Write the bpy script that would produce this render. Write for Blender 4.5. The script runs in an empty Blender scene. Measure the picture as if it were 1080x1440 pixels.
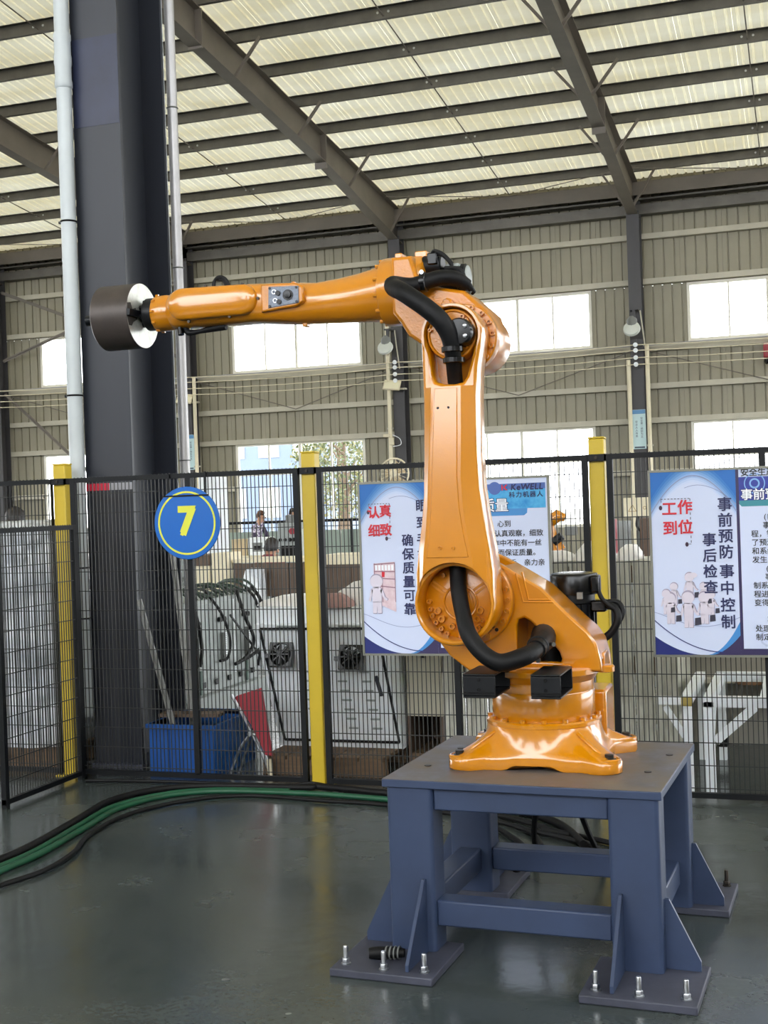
import bpy, bmesh, math, random
from math import sin, cos, pi, radians
from mathutils import Vector, Matrix, Euler

# ---------------------------------------------------------------- camera, sky, exposure
SC = bpy.context.scene
C = SC.collection
cam_d = bpy.data.cameras.new('camera')
cam = bpy.data.objects.new('camera', cam_d)
C.objects.link(cam)
cam_d.sensor_fit = 'VERTICAL'
cam_d.sensor_height = 24.0
cam_d.lens = 24.0 * 1780.0 / 1440.0
cam_d.clip_start = 0.05
cam_d.clip_end = 600
YAW, ROLL, PITCH = -0.3230, -0.0347, -0.0054
_f = Vector((sin(YAW) * cos(PITCH), cos(YAW) * cos(PITCH), sin(PITCH)))
_r0 = Vector((cos(YAW), -sin(YAW), 0)); _u0 = _r0.cross(_f)
_r = _r0 * cos(ROLL) + _u0 * sin(ROLL); _u = -_r0 * sin(ROLL) + _u0 * cos(ROLL)
cam.matrix_world = Matrix(((_r.x, _u.x, -_f.x, 0), (_r.y, _u.y, -_f.y, 0), (_r.z, _u.z, -_f.z, 1.6), (0, 0, 0, 1)))
SC.camera = cam

world = bpy.data.worlds.new('overcast_sky')
SC.world = world
world.use_nodes = True
_bg = world.node_tree.nodes['Background']
_bg.inputs['Color'].default_value = (0.93, 0.965, 1.0, 1)
_bg.inputs['Strength'].default_value = 7.0
SC.view_settings.view_transform = 'Standard'
SC.view_settings.look = 'None'
SC.view_settings.gamma = 1.0
SC.view_settings.use_curve_mapping = False
SC.view_settings.exposure = 0.38
SC.cycles.max_bounces = 10
SC.cycles.diffuse_bounces = 5
SC.cycles.glossy_bounces = 4
SC.cycles.transmission_bounces = 6
SC.cycles.transparent_max_bounces = 12
SC.cycles.caustics_reflective = False
SC.cycles.caustics_refractive = False

# ---------------------------------------------------------------- materials
def srgb(r, g, b):
    f = lambda c: (c / 255 / 12.92) if c / 255 <= 0.04045 else ((c / 255 + 0.055) / 1.055) ** 2.4
    return (f(r), f(g), f(b))

MATS = {}
def mat(name, rgb, rough=0.5, metal=0.0, var=0.0, vscale=4.0, bump=0.0, bscale=60.0, coat=0.0, rvar=0.0,
        spec=0.5, col2=None, stretch=None, thresh=None):
    """procedural material: base colour varied by noise, optional second (wear) colour, bump and roughness noise"""
    if name in MATS:
        return MATS[name]
    m = bpy.data.materials.new(name); m.use_nodes = True
    nt = m.node_tree; b = nt.nodes['Principled BSDF']
    c = srgb(*rgb)
    b.inputs['Roughness'].default_value = rough
    b.inputs['Metallic'].default_value = metal
    b.inputs['Specular IOR Level'].default_value = spec
    b.inputs['Coat Weight'].default_value = coat
    b.inputs['Coat Roughness'].default_value = 0.13
    b.inputs['Coat IOR'].default_value = 1.62 if coat > 0.9 else 1.5
    tc = nt.nodes.new('ShaderNodeTexCoord')
    src = tc.outputs['Object']
    if stretch:
        mp = nt.nodes.new('ShaderNodeMapping'); mp.inputs['Scale'].default_value = stretch
        nt.links.new(src, mp.inputs['Vector']); src = mp.outputs['Vector']
    if var or col2 or rvar:
        n = nt.nodes.new('ShaderNodeTexNoise'); n.inputs['Scale'].default_value = vscale
        n.inputs['Detail'].default_value = 6; n.inputs['Roughness'].default_value = 0.62
        nt.links.new(src, n.inputs['Vector'])
        rp = nt.nodes.new('ShaderNodeValToRGB')
        lo, hi = thresh if thresh else (0.3, 0.7)
        rp.color_ramp.elements[0].position = lo; rp.color_ramp.elements[1].position = hi
        if col2:
            a, d = c, srgb(*col2)
        else:
            a = tuple(x * (1 - var) for x in c); d = tuple(min(1, x * (1 + var)) for x in c)
        rp.color_ramp.elements[0].color = (*a, 1); rp.color_ramp.elements[1].color = (*d, 1)
        nt.links.new(n.outputs['Fac'], rp.inputs['Fac'])
        nt.links.new(rp.outputs['Color'], b.inputs['Base Color'])
        if rvar:
            mr = nt.nodes.new('ShaderNodeMapRange')
            mr.inputs['From Min'].default_value = 0.3; mr.inputs['From Max'].default_value = 0.7
            mr.inputs['To Min'].default_value = max(0.02, rough - rvar); mr.inputs['To Max'].default_value = min(1, rough + rvar)
            nt.links.new(n.outputs['Fac'], mr.inputs['Value']); nt.links.new(mr.outputs['Result'], b.inputs['Roughness'])
    else:
        b.inputs['Base Color'].default_value = (*c, 1)
    if bump:
        n2 = nt.nodes.new('ShaderNodeTexNoise'); n2.inputs['Scale'].default_value = bscale
        n2.inputs['Detail'].default_value = 3
        nt.links.new(src, n2.inputs['Vector'])
        bp = nt.nodes.new('ShaderNodeBump'); bp.inputs['Strength'].default_value = bump
        bp.inputs['Distance'].default_value = 0.002
        nt.links.new(n2.outputs['Fac'], bp.inputs['Height'])
        nt.links.new(bp.outputs['Normal'], b.inputs['Normal'])
        if coat:
            nt.links.new(bp.outputs['Normal'], b.inputs['Coat Normal'])
    MATS[name] = m
    return m

def glass_mat(name, tint=(1, 1, 1), gloss=0.06, rough=0.02):
    if name in MATS: return MATS[name]
    m = bpy.data.materials.new(name); m.use_nodes = True
    nt = m.node_tree; nt.nodes.clear()
    o = nt.nodes.new('ShaderNodeOutputMaterial'); mx = nt.nodes.new('ShaderNodeMixShader')
    t = nt.nodes.new('ShaderNodeBsdfTransparent'); g = nt.nodes.new('ShaderNodeBsdfGlossy')
    t.inputs['Color'].default_value = (*tint, 1); g.inputs['Roughness'].default_value = rough
    mx.inputs['Fac'].default_value = gloss
    nt.links.new(t.outputs[0], mx.inputs[1]); nt.links.new(g.outputs[0], mx.inputs[2]); nt.links.new(mx.outputs[0], o.inputs[0])
    MATS[name] = m
    return m

def roof_mat():  # translucency added so sky light brightens the underside and the hall
    m = bpy.data.materials.new('translucent_roof_sheet'); m.use_nodes = True
    nt = m.node_tree; nt.nodes.clear()
    o = nt.nodes.new('ShaderNodeOutputMaterial'); mx = nt.nodes.new('ShaderNodeMixShader')
    d = nt.nodes.new('ShaderNodeBsdfDiffuse'); t = nt.nodes.new('ShaderNodeBsdfTranslucent')
    tc = nt.nodes.new('ShaderNodeNewGeometry'); mp = nt.nodes.new('ShaderNodeMapping')
    mp.inputs['Scale'].default_value = (0.45, 1.3, 1)
    n = nt.nodes.new('ShaderNodeTexNoise'); n.inputs['Scale'].default_value = 0.9; n.inputs['Detail'].default_value = 5
    rp = nt.nodes.new('ShaderNodeValToRGB')
    rp.color_ramp.elements[0].position = 0.35; rp.color_ramp.elements[1].position = 0.68
    rp.color_ramp.elements[0].color = (0.76, 0.70, 0.50, 1); rp.color_ramp.elements[1].color = (0.88, 0.85, 0.70, 1)
    nt.links.new(tc.outputs['Position'], mp.inputs['Vector']); nt.links.new(mp.outputs['Vector'], n.inputs['Vector'])
    nt.links.new(n.outputs['Fac'], rp.inputs['Fac'])
    nt.links.new(rp.outputs['Color'], d.inputs['Color']); nt.links.new(rp.outputs['Color'], t.inputs['Color'])
    mx.inputs['Fac'].default_value = ROOF_T
    nt.links.new(d.outputs[0], mx.inputs[1]); nt.links.new(t.outputs[0], mx.inputs[2]); nt.links.new(mx.outputs[0], o.inputs[0])
    return m
ROOF_T = 0.078

M = {}
def setup_mats():
    M['orange'] = mat('orange_gloss_paint', (200, 126, 0), 0.30, var=0.06, vscale=3, bump=0.06, bscale=200, coat=1.0, spec=0.35)
    M['orange_rough'] = mat('orange_cast_paint', (195, 120, 1), 0.36, var=0.08, vscale=9, bump=0.40, bscale=150, coat=0.75, spec=0.35)
    M['black'] = mat('black_rubber', (12, 12, 14), 0.55, var=0.25, vscale=8, bump=0.8, bscale=40, spec=0.25)
    M['black_metal'] = mat('black_painted_metal', (12, 14, 18), 0.4, var=0.2, vscale=6, spec=0.3)
    M['black_gloss'] = mat('black_plastic', (12, 12, 14), 0.25, var=0.2, vscale=6, spec=0.35)
    M['fence'] = mat('black_fence_coating', (14, 16, 19), 0.5, var=0.2, vscale=5, spec=0.25)
    M['wire'] = mat('dark_wire_coating', (34, 35, 34), 0.5, var=0.2, vscale=5)
    M['chrome'] = mat('zinc_steel', (190, 192, 196), 0.28, metal=1.0, var=0.12, vscale=30)
    M['dark_bolt'] = mat('dark_bolt_steel', (60, 55, 50), 0.4, metal=0.8, var=0.2, vscale=30)
    M['yellow'] = mat('yellow_post_paint', (196, 168, 40), 0.42, var=0.06, vscale=5, bump=0.03, bscale=80)
    M['blue_steel'] = mat('slate_blue_paint', (47, 60, 88), 0.45, var=0.14, vscale=5, bump=0.08, bscale=70)
    M['table_top'] = mat('worn_steel_plate', (84, 82, 88), 0.5, metal=0.25, var=0.2, vscale=7, bump=0.12, bscale=50, rvar=0.15, col2=(122, 112, 100))
    M['base_plate'] = mat('grimy_blue_grey_plate', (62, 64, 78), 0.6, var=0.25, vscale=8, bump=0.1, bscale=60)
    M['column'] = mat('dark_column_paint', (34, 37, 46), 0.45, var=0.2, vscale=1.4, bump=0.04, bscale=30, stretch=(1, 1, 0.35))
    M['column_patch'] = mat('dark_blue_patch_paint', (30, 36, 62), 0.42, var=0.2, vscale=4)
    M['rafter'] = mat('grey_brown_steel_paint', (118, 110, 102), 0.55, var=0.12, vscale=1.5)
    M['purlin'] = mat('galvanised_purlin', (104, 100, 94), 0.5, metal=0.3, var=0.2, vscale=2.0)
    M['wallcol'] = mat('dark_wall_column_paint', (66, 64, 66), 0.5, var=0.12, vscale=1.5)
    M['wall'] = mat('beige_wall_sheet', (152, 146, 126), 0.5, var=0.07, vscale=0.8, bump=0.02, bscale=12)
    M['girt'] = mat('pale_girt_steel', (188, 182, 164), 0.5, var=0.1, vscale=2)
    M['winframe'] = mat('white_window_frame', (226, 222, 208), 0.4)
    M['pipe'] = mat('grey_white_pvc', (186, 192, 194), 0.35, var=0.06, vscale=3)
    M['pipe2'] = mat('galvanised_pipe', (170, 168, 168), 0.35, metal=0.3, var=0.1, vscale=4)
    M['white'] = mat('white_paint', (240, 244, 247), 0.45, var=0.04, vscale=3)
    M['offwhite'] = mat('off_white_enamel', (206, 210, 204), 0.45, var=0.07, vscale=4)
    M['greywhite'] = mat('grey_enamel', (150, 156, 154), 0.45, var=0.1, vscale=4)
    M['grey'] = mat('mid_grey_paint', (118, 120, 118), 0.5, var=0.1, vscale=4)
    M['brown'] = mat('brown_board', (92, 74, 60), 0.6, var=0.2, vscale=6)
    M['cardboard'] = mat('cardboard', (196, 176, 140), 0.7, var=0.08, vscale=6)
    M['cream'] = mat('cream_paint', (224, 214, 186), 0.5, var=0.05, vscale=4)
    M['wood'] = mat('pallet_wood', (104, 82, 60), 0.75, var=0.25, vscale=6, stretch=(1, 6, 6))
    M['whitewash'] = mat('whitewashed_board', (142, 136, 118), 0.65, col2=(206, 205, 193), vscale=6, thresh=(0.30, 0.56), bump=0.15, bscale=25, stretch=(5, 5, 0.6))
    M['bluebin'] = mat('blue_plastic', (6, 76, 150), 0.45, var=0.12, vscale=4)
    M['red'] = mat('dark_red_plastic', (150, 34, 48), 0.45, var=0.1, vscale=4)
    M['signblue'] = mat('sign_blue', (0, 98, 188), 0.35)
    M['signyellow'] = mat('sign_yellow', (222, 224, 70), 0.35)
    M['green'] = mat('green_hose_rubber', (18, 76, 50), 0.45, var=0.15, vscale=6)
    M['plate_grey'] = mat('speckled_grey_connector_plate', (84, 92, 106), 0.4, metal=0.3, col2=(120, 126, 136), vscale=160)
    M['disc_side'] = mat('dark_turned_steel', (74, 66, 62), 0.42, metal=0.35, var=0.3, vscale=9, bump=0.04, bscale=60)
    M['disc_face'] = mat('bright_machined_steel', (206, 208, 202), 0.42, metal=0.55, col2=(168, 168, 158), vscale=26, thresh=(0.35, 0.75))
    M['film'] = mat('wrap_film', (240, 242, 244), 0.2, col2=(176, 184, 194), vscale=3.2, bump=14.0, bscale=11, coat=0.8)
    M['sheet'] = mat('white_plastic_sheet', (236, 233, 231), 0.4, var=0.08, vscale=5, bump=2.5, bscale=14)
    M['skin'] = mat('skin_tone', (196, 148, 120), 0.5, var=0.05, vscale=12)
    M['hair'] = mat('black_hair', (32, 26, 24), 0.5, var=0.3, vscale=60, bump=0.5, bscale=90)
    M['hair_brown'] = mat('brown_hair', (84, 52, 36), 0.5, var=0.3, vscale=60, bump=0.5, bscale=90)
    M['jacket'] = mat('dark_purple_jacket', (52, 42, 66), 0.7, col2=(64, 52, 78), vscale=20)
    M['jacket_pattern'] = mat('white_patterned_jacket', (226, 220, 232), 0.7, col2=(86, 60, 110), vscale=34, thresh=(0.46, 0.54))
    M['maroon'] = mat('maroon_cloth', (122, 48, 58), 0.75, var=0.15, vscale=20)
    M['trousers'] = mat('dark_trousers', (40, 42, 52), 0.75, var=0.15, vscale=20)
    M['concrete_out'] = mat('yard_concrete', (168, 166, 158), 0.8, var=0.1, vscale=1)
    M['leaf'] = mat('tree_leaves', (72, 82, 44), 0.6, var=0.4, vscale=3)
    M['leaf2'] = mat('yellowing_leaves', (110, 106, 60), 0.6, var=0.3, vscale=3)
    M['bark'] = mat('tree_bark', (100, 84, 68), 0.8, var=0.2, vscale=8)
    M['house'] = mat('pale_blue_cladding', (98, 112, 134), 0.6, var=0.05, vscale=1)
    M['glass'] = glass_mat('window_glass')
    M['rust'] = mat('rusty_scrap', (112, 80, 54), 0.75, var=0.35, vscale=10, bump=0.4, bscale=20)
    M['lampface'] = mat('lamp_lens', (232, 226, 196), 0.3)
    M['roof'] = roof_mat()
    # polished concrete
    m = bpy.data.materials.new('polished_concrete'); m.use_nodes = True
    nt = m.node_tree; b = nt.nodes['Principled BSDF']
    tc = nt.nodes.new('ShaderNodeTexCoord')
    n = nt.nodes.new('ShaderNodeTexNoise'); n.inputs['Scale'].default_value = 1.1; n.inputs['Detail'].default_value = 5; n.inputs['Roughness'].default_value = 0.55
    n2 = nt.nodes.new('ShaderNodeTexNoise'); n2.inputs['Scale'].default_value = 55; n2.inputs['Detail'].default_value = 4
    nt.links.new(tc.outputs['Object'], n.inputs['Vector']); nt.links.new(tc.outputs['Object'], n2.inputs['Vector'])
    rp = nt.nodes.new('ShaderNodeValToRGB')
    rp.color_ramp.elements[0].position = 0.3; rp.color_ramp.elements[1].position = 0.72
    rp.color_ramp.elements[0].color = (*srgb(50, 58, 59), 1); rp.color_ramp.elements[1].color = (*srgb(78, 84, 82), 1)
    nt.links.new(n.outputs['Fac'], rp.inputs['Fac'])
    mx = nt.nodes.new('ShaderNodeMixRGB'); mx.blend_type = 'MULTIPLY'; mx.inputs['Fac'].default_value = 0.35
    rp2 = nt.nodes.new('ShaderNodeValToRGB'); rp2.color_ramp.elements[0].position = 0.35; rp2.color_ramp.elements[1].position = 0.6
    rp2.color_ramp.elements[0].color = (0.55, 0.55, 0.55, 1); rp2.color_ramp.elements[1].color = (1, 1, 1, 1)
    nt.links.new(n2.outputs['Fac'], rp2.inputs['Fac'])
    nt.links.new(rp.outputs['Color'], mx.inputs[1]); nt.links.new(rp2.outputs['Color'], mx.inputs[2])
    nt.links.new(mx.outputs[0], b.inputs['Base Color'])
    mr = nt.nodes.new('ShaderNodeMapRange'); mr.inputs['From Min'].default_value = 0.3; mr.inputs['From Max'].default_value = 0.7
    mr.inputs['To Min'].default_value = 0.12; mr.inputs['To Max'].default_value = 0.34
    nt.links.new(n.outputs['Fac'], mr.inputs['Value']); nt.links.new(mr.outputs['Result'], b.inputs['Roughness'])
    bp = nt.nodes.new('ShaderNodeBump'); bp.inputs['Strength'].default_value = 0.10; bp.inputs['Distance'].default_value = 0.02
    n3 = nt.nodes.new('ShaderNodeTexNoise'); n3.inputs['Scale'].default_value = 9; n3.inputs['Detail'].default_value = 5
    nt.links.new(tc.outputs['Object'], n3.inputs['Vector']); nt.links.new(n3.outputs['Fac'], bp.inputs['Height'])
    nt.links.new(bp.outputs['Normal'], b.inputs['Normal'])
    M['floor'] = m
setup_mats()

# ---------------------------------------------------------------- mesh helpers
class MB:
    def __init__(s):
        s.v = []; s.f = []; s.mi = []
    def add(s, vs, fs, mtx=None, mi=0):
        o = len(s.v)
        for p in vs:
            p = Vector(p)
            s.v.append(mtx @ p if mtx else p)
        for f in fs:
            s.f.append(tuple(i + o for i in f)); s.mi.append(mi)
        return s
    def box(s, x0, x1, y0, y1, z0, z1, mtx=None, mi=0):
        vs = [(x0, y0, z0), (x1, y0, z0), (x1, y1, z0), (x0, y1, z0), (x0, y0, z1), (x1, y0, z1), (x1, y1, z1), (x0, y1, z1)]
        fs = [(3, 2, 1, 0), (4, 5, 6, 7), (0, 1, 5, 4), (1, 2, 6, 5), (2, 3, 7, 6), (3, 0, 4, 7)]
        return s.add(vs, fs, mtx, mi)
    def bar(s, p0, p1, w, h, up=(0, 0, 1)):
        """rectangular bar from p0 to p1, w across, h along up"""
        p0, p1 = Vector(p0), Vector(p1); d = (p1 - p0); L = d.length; d.normalize()
        up = Vector(up)
        if abs(d.dot(up)) > 0.98: up = Vector((0, 1, 0))
        a = d.cross(up).normalized(); u = a.cross(d).normalized()
        m = Matrix(((a.x, d.x, u.x, p0.x), (a.y, d.y, u.y, p0.y), (a.z, d.z, u.z, p0.z), (0, 0, 0, 1)))
        return s.box(-w / 2, w / 2, 0, L, -h / 2, h / 2, m)
    def tube(s, pts, r, n=8, cap=True, smooth=0):
        pts = [Vector(p) for p in pts]
        rs = list(r) if isinstance(r, (list, tuple)) else [r] * len(pts)
        if smooth:
            P = [pts[0]] + pts + [pts[-1]]; Q = []; RR = []
            for i in range(1, len(P) - 2):
                for k in range(smooth):
                    t = k / smooth
                    a, b, c, d = P[i - 1], P[i], P[i + 1], P[i + 2]
                    Q.append(0.5 * ((2 * b) + (c - a) * t + (2 * a - 5 * b + 4 * c - d) * t * t + (3 * b - a - 3 * c + d) * t ** 3))
                    RR.append(rs[i - 1] * (1 - t) + rs[i] * t)
            Q.append(pts[-1]); RR.append(rs[-1]); pts, rs = Q, RR
        vs = []; fs = []
        N = len(pts); prev = None
        for i in range(N):
            d = (pts[min(i + 1, N - 1)] - pts[max(i - 1, 0)])
            if d.length < 1e-9: d = Vector((0, 0, 1))
            d.normalize()
            if prev is None:
                a = d.orthogonal().normalized()
            else:
                a = prev - d * prev.dot(d)
                a = a.normalized() if a.length > 1e-6 else d.orthogonal().normalized()
            prev = a; b = d.cross(a)
            for k in range(n):
                t = 2 * pi * k / n
                vs.append(pts[i] + (a * cos(t) + b * sin(t)) * rs[i])
        for i in range(N - 1):
            for k in range(n):
                k2 = (k + 1) % n
                fs.append((i * n + k, i * n + k2, (i + 1) * n + k2, (i + 1) * n + k))
        if cap:
            fs.append(tuple(range(n - 1, -1, -1))); fs.append(tuple(range((N - 1) * n, N * n)))
        return s.add(vs, fs)
    def lathe(s, prof, origin=(0, 0, 0), axis='Z', n=24, capa=True, capb=True):
        """prof: list of (radius, height along axis)"""
        o = Vector(origin); vs = []; fs = []
        for (r, h) in prof:
            for k in range(n):
                t = 2 * pi * k / n
                x, y = r * cos(t), r * sin(t)
                vs.append(o + Vector({'Z': (x, y, h), 'X': (h, x, y), 'Y': (y, h, x)}[axis]))
        for i in range(len(prof) - 1):
            for k in range(n):
                k2 = (k + 1) % n
                fs.append((i * n + k, i * n + k2, (i + 1) * n + k2, (i + 1) * n + k))
        if capa: fs.append(tuple(range(n - 1, -1, -1)))
        if capb: fs.append(tuple(range((len(prof) - 1) * n, len(prof) * n)))
        return s.add(vs, fs)
    def cyl(s, p0, p1, r, n=16):
        return s.tube([p0, p1], r, n)
    def sphere(s, c, r, n=12, m=8, sc=(1, 1, 1)):
        c = Vector(c); vs = [c + Vector((0, 0, -r * sc[2]))]; fs = []
        for i in range(1, m):
            ph = -pi / 2 + pi * i / m
            for k in range(n):
                t = 2 * pi * k / n
                vs.append(c + Vector((r * sc[0] * cos(ph) * cos(t), r * sc[1] * cos(ph) * sin(t), r * sc[2] * sin(ph))))
        vs.append(c + Vector((0, 0, r * sc[2]))); top = len(vs) - 1
        for k in range(n):
            fs.append((0, 1 + (k + 1) % n, 1 + k)); fs.append((top, 1 + (m - 2) * n + k, 1 + (m - 2) * n + (k + 1) % n))
        for i in range(m - 2):
            for k in range(n):
                k2 = (k + 1) % n
                fs.append((1 + i * n + k, 1 + i * n + k2, 1 + (i + 1) * n + k2, 1 + (i + 1) * n + k))
        return s.add(vs, fs)
    def torus(s, c, R, r, axis='Z', n=24, m=8):
        pts = []
        c = Vector(c); vs = []; fs = []
        for i in range(n):
            t = 2 * pi * i / n
            for j in range(m):
                p = 2 * pi * j / m
                x, y, z = (R + r * cos(p)) * cos(t), (R + r * cos(p)) * sin(t), r * sin(p)
                vs.append(c + Vector({'Z': (x, y, z), 'X': (z, x, y), 'Y': (y, z, x)}[axis]))
        for i in range(n):
            for j in range(m):
                i2, j2 = (i + 1) % n, (j + 1) % m
                fs.append((i * m + j, i2 * m + j, i2 * m + j2, i * m + j2))
        return s.add(vs, fs)
    def loft(s, rings, cap=True):
        n = len(rings[0]); vs = [p for r in rings for p in r]; fs = []
        for i in range(len(rings) - 1):
            for k in range(n):
                k2 = (k + 1) % n
                fs.append((i * n + k, i * n + k2, (i + 1) * n + k2, (i + 1) * n + k))
        if cap:
            fs.append(tuple(range(n - 1, -1, -1))); fs.append(tuple(range((len(rings) - 1) * n, len(rings) * n)))
        return s.add(vs, fs)
    def poly(s, pts, mi=0):
        return s.add(pts, [tuple(range(len(pts)))], None, mi)
    def plate(s, outline, holes=(), y0=0.0, y1=0.02, bev=0.0, warp=None):
        """filled outline (x, z) with holes, standing in the XZ plane from y0 (front) to y1 (back)"""
        cu = bpy.data.curves.new('tmp', 'CURVE'); cu.dimensions = '2D'; cu.fill_mode = 'BOTH'
        cu.extrude = max(0.0, (y1 - y0) / 2 - bev); cu.bevel_depth = bev; cu.bevel_resolution = 1; cu.offset = -bev
        for loop in [outline] + list(holes):
            sp = cu.splines.new('POLY'); sp.points.add(len(loop) - 1); sp.use_cyclic_u = True
            for q, p in zip(sp.points, loop): q.co = (p[0], p[1], 0, 1)
        ob = bpy.data.objects.new('tmp', cu)
        me = bpy.data.meshes.new_from_object(ob)
        ym = (y0 + y1) / 2
        vs = [Vector((v.co.x, ym - v.co.z, v.co.y)) for v in me.vertices]
        if warp: vs = [Vector(warp(v)) for v in vs]
        fs = [tuple(p.vertices) for p in me.polygons]
        s.add(vs, fs)
        bpy.data.objects.remove(ob); bpy.data.curves.remove(cu); bpy.data.meshes.remove(me)
        return s
    def text(s, body, x, z, y, size, bold=0.0, align='CENTER', space=1.0, shear=0.0, squeeze=1.0):
        """flat lettering in the XZ plane, facing -Y; x, z is the centre (or left/right end) of the line"""
        cu = bpy.data.curves.new('tmp', 'FONT'); cu.body = body; cu.size = size
        cu.align_x = align; cu.align_y = 'CENTER'; cu.space_character = space; cu.shear = shear
        cu.resolution_u = 2
        ob = bpy.data.objects.new('tmp', cu)
        C.objects.link(ob)
        dg = bpy.context.evaluated_depsgraph_get()
        me = bpy.data.meshes.new_from_object(ob.evaluated_get(dg))
        fs = [tuple(p.vertices) for p in me.polygons]
        # bold strokes: the same outline laid down several times, each shifted by the stroke gain
        offs = [(0, 0)] if bold <= 0 else [(bold, bold), (-bold, bold), (bold, -bold), (-bold, -bold)]
        for i, (dx, dz) in enumerate(offs):
            s.add([Vector((x + v.co.x * squeeze + dx, y - 0.00003 * i, z + v.co.y + dz)) for v in me.vertices], fs)
        C.objects.unlink(ob)
        bpy.data.objects.remove(ob); bpy.data.curves.remove(cu); bpy.data.meshes.remove(me)
        return s
    def mesh(s, name, mats, smooth=True, angle=38):
        me = bpy.data.meshes.new(name)
        me.from_pydata([tuple(v) for v in s.v], [], s.f)
        if not isinstance(mats, (list, tuple)): mats = [mats]
        for m in mats: me.materials.append(m)
        if len(mats) > 1: me.polygons.foreach_set('material_index', s.mi)
        me.validate(); me.update()
        if smooth:
            me.shade_smooth(); me.set_sharp_from_angle(angle=radians(angle))
        return me
    def build(s, name, mats, parent=None, loc=(0, 0, 0), rot=(0, 0, 0), bevel=0.0, smooth=True, angle=38, segs=2):
        o = bpy.data.objects.new(name, s.mesh(name, mats, smooth, angle))
        C.objects.link(o); o.location = loc; o.rotation_euler = rot
        if parent: o.parent = parent
        if bevel:
            b = o.modifiers.new('bevel', 'BEVEL'); b.width = bevel; b.segments = segs; b.limit_method = 'ANGLE'; b.angle_limit = radians(40)
        return o

def inst(name, me, parent=None, loc=(0, 0, 0), rot=(0, 0, 0)):
    o = bpy.data.objects.new(name, me); C.objects.link(o); o.location = loc; o.rotation_euler = rot
    if parent: o.parent = parent
    return o
def empty(name, loc=(0, 0, 0), rz=0.0):
    o = bpy.data.objects.new(name, None); C.objects.link(o); o.location = loc; o.rotation_euler = (0, 0, rz)
    o.empty_display_size = 0.1
    return o
def tag(o, label, cat, group=None, kind=None):
    o['label'] = label; o['category'] = cat
    if group: o['group'] = group
    if kind: o['kind'] = kind
    return o
def thing(name, label, cat, loc=(0, 0, 0), rz=0.0, group=None):
    return tag(empty(name, loc, rz), label, cat, group)
def struct(o):
    o['kind'] = 'structure'; return o
def circle(cx, cz, r, n=32, a0=0.0, a1=2 * pi):
    full = abs(a1 - a0 - 2 * pi) < 1e-6
    m = n if full else n + 1
    return [(cx + r * cos(a0 + (a1 - a0) * k / n), cz + r * sin(a0 + (a1 - a0) * k / n)) for k in range(m)]
def hexprism(mb, p, axis, r, h):
    """hexagon head / nut at p along axis vector"""
    p = Vector(p); a = Vector(axis).normalized()
    mb.tube([p, p + a * h], r, 6); return mb
# ---------------------------------------------------------------- building shell
# floor and yard
struct(MB().box(-34, 16, -17, 31.2, -0.2, 0.0).build('floor', M['floor'], smooth=False))
struct(MB().box(-160, 160, -160, 200, -0.5, -0.06).build('ground', M['concrete_out'], smooth=False))

WY = 31.0
COLS = [-3.72 + 5.95 * k for k in range(-5, 4)]       # wall column centres
WIN = [(-2.57 + 5.96 * k, -2.57 + 5.96 * k + 3.68) for k in range(-3, 1)]
LZ, UZ = (0.9, 3.36), (5.25, 6.65)

wall = struct(empty('wall_back', (0, WY, 0)))
_sheet = {}
def sheet_mesh(w, h, pitch=0.25):
    key = (round(w, 3), round(h, 3))
    if key in _sheet: return _sheet[key]
    xs = [(0, 0)]; n = max(1, round(w / pitch))
    for k in range(n):
        c = (k + 0.5) * w / n
        xs += [(c - 0.020, 0), (c - 0.011, 0.035), (c + 0.011, 0.035), (c + 0.020, 0)]
    xs += [(w - 0.004, 0), (w, 0.012)]
    mb = MB(); vs = []; fs = []
    for x, d in xs: vs += [(x, d, 0), (x, d, h)]
    for i in range(len(xs) - 1): fs.append((2 * i, 2 * i + 2, 2 * i + 3, 2 * i + 1))
    mb.add(vs, fs)
    _sheet[key] = mb.mesh('wall_sheet', M['wall'], smooth=False)
    return _sheet[key]
def clad(x0, x1, z0, z1):
    n = max(1, round((x1 - x0) / 0.99)); w = (x1 - x0) / n
    for k in range(n):
        inst('wall_sheet', sheet_mesh(w, z1 - z0), wall, (x0 + k * w, 0, z0))
XL, XR = -27.5, 8.2
for (z0, z1) in ((0, LZ[0]), (LZ[1], UZ[0]), (UZ[1], 9.3)):
    clad(XL, XR, z0, z1)
edges = [XL] + [e for w in WIN for e in w] + [XR]
for (z0, z1) in (LZ, UZ):
    for k in range(0, len(edges), 2): clad(edges[k], edges[k + 1], z0, z1)
# girts
def girt(x0, x1, z, h=0.13):
    MB().box(x0, x1, -0.16, -0.02, z - h / 2, z - h / 2 + 0.012).box(x0, x1, -0.165, -0.155, z - h / 2, z + h / 2).box(x0, x1, -0.16, -0.02, z + h / 2 - 0.012, z + h / 2).build('girt', M['girt'], wall, smooth=False)
for z in (7.82, 6.74, 5.14, 4.23, 3.41):
    girt(XL, XR, z)
for k in range(0, len(edges), 2):
    girt(edges[k], edges[k + 1], 2.17)
# outside skin so that the sheets have a back
MB().box(XL, XR, 0.06, 0.07, UZ[1] + 0.01, 9.3).box(XL, XR, 0.06, 0.07, LZ[1] + 0.01, UZ[0] - 0.01).box(XL, XR, 0.06, 0.07, 0, LZ[0] - 0.01).build('outer_skin', M['wall'], wall, smooth=False)
# columns of the wall
for x in COLS[:-1]:
    MB().box(x - 0.15, x + 0.15, -0.62, -0.605, 0, 8.35).box(x - 0.15, x + 0.15, -0.235, -0.22, 0, 8.9).box(x - 0.006, x + 0.006, -0.605, -0.235, 0, 8.7).box(x - 0.19, x + 0.19, -0.66, -0.18, 0, 0.03).build('wall_column', M['wallcol'], wall, smooth=False)
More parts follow.
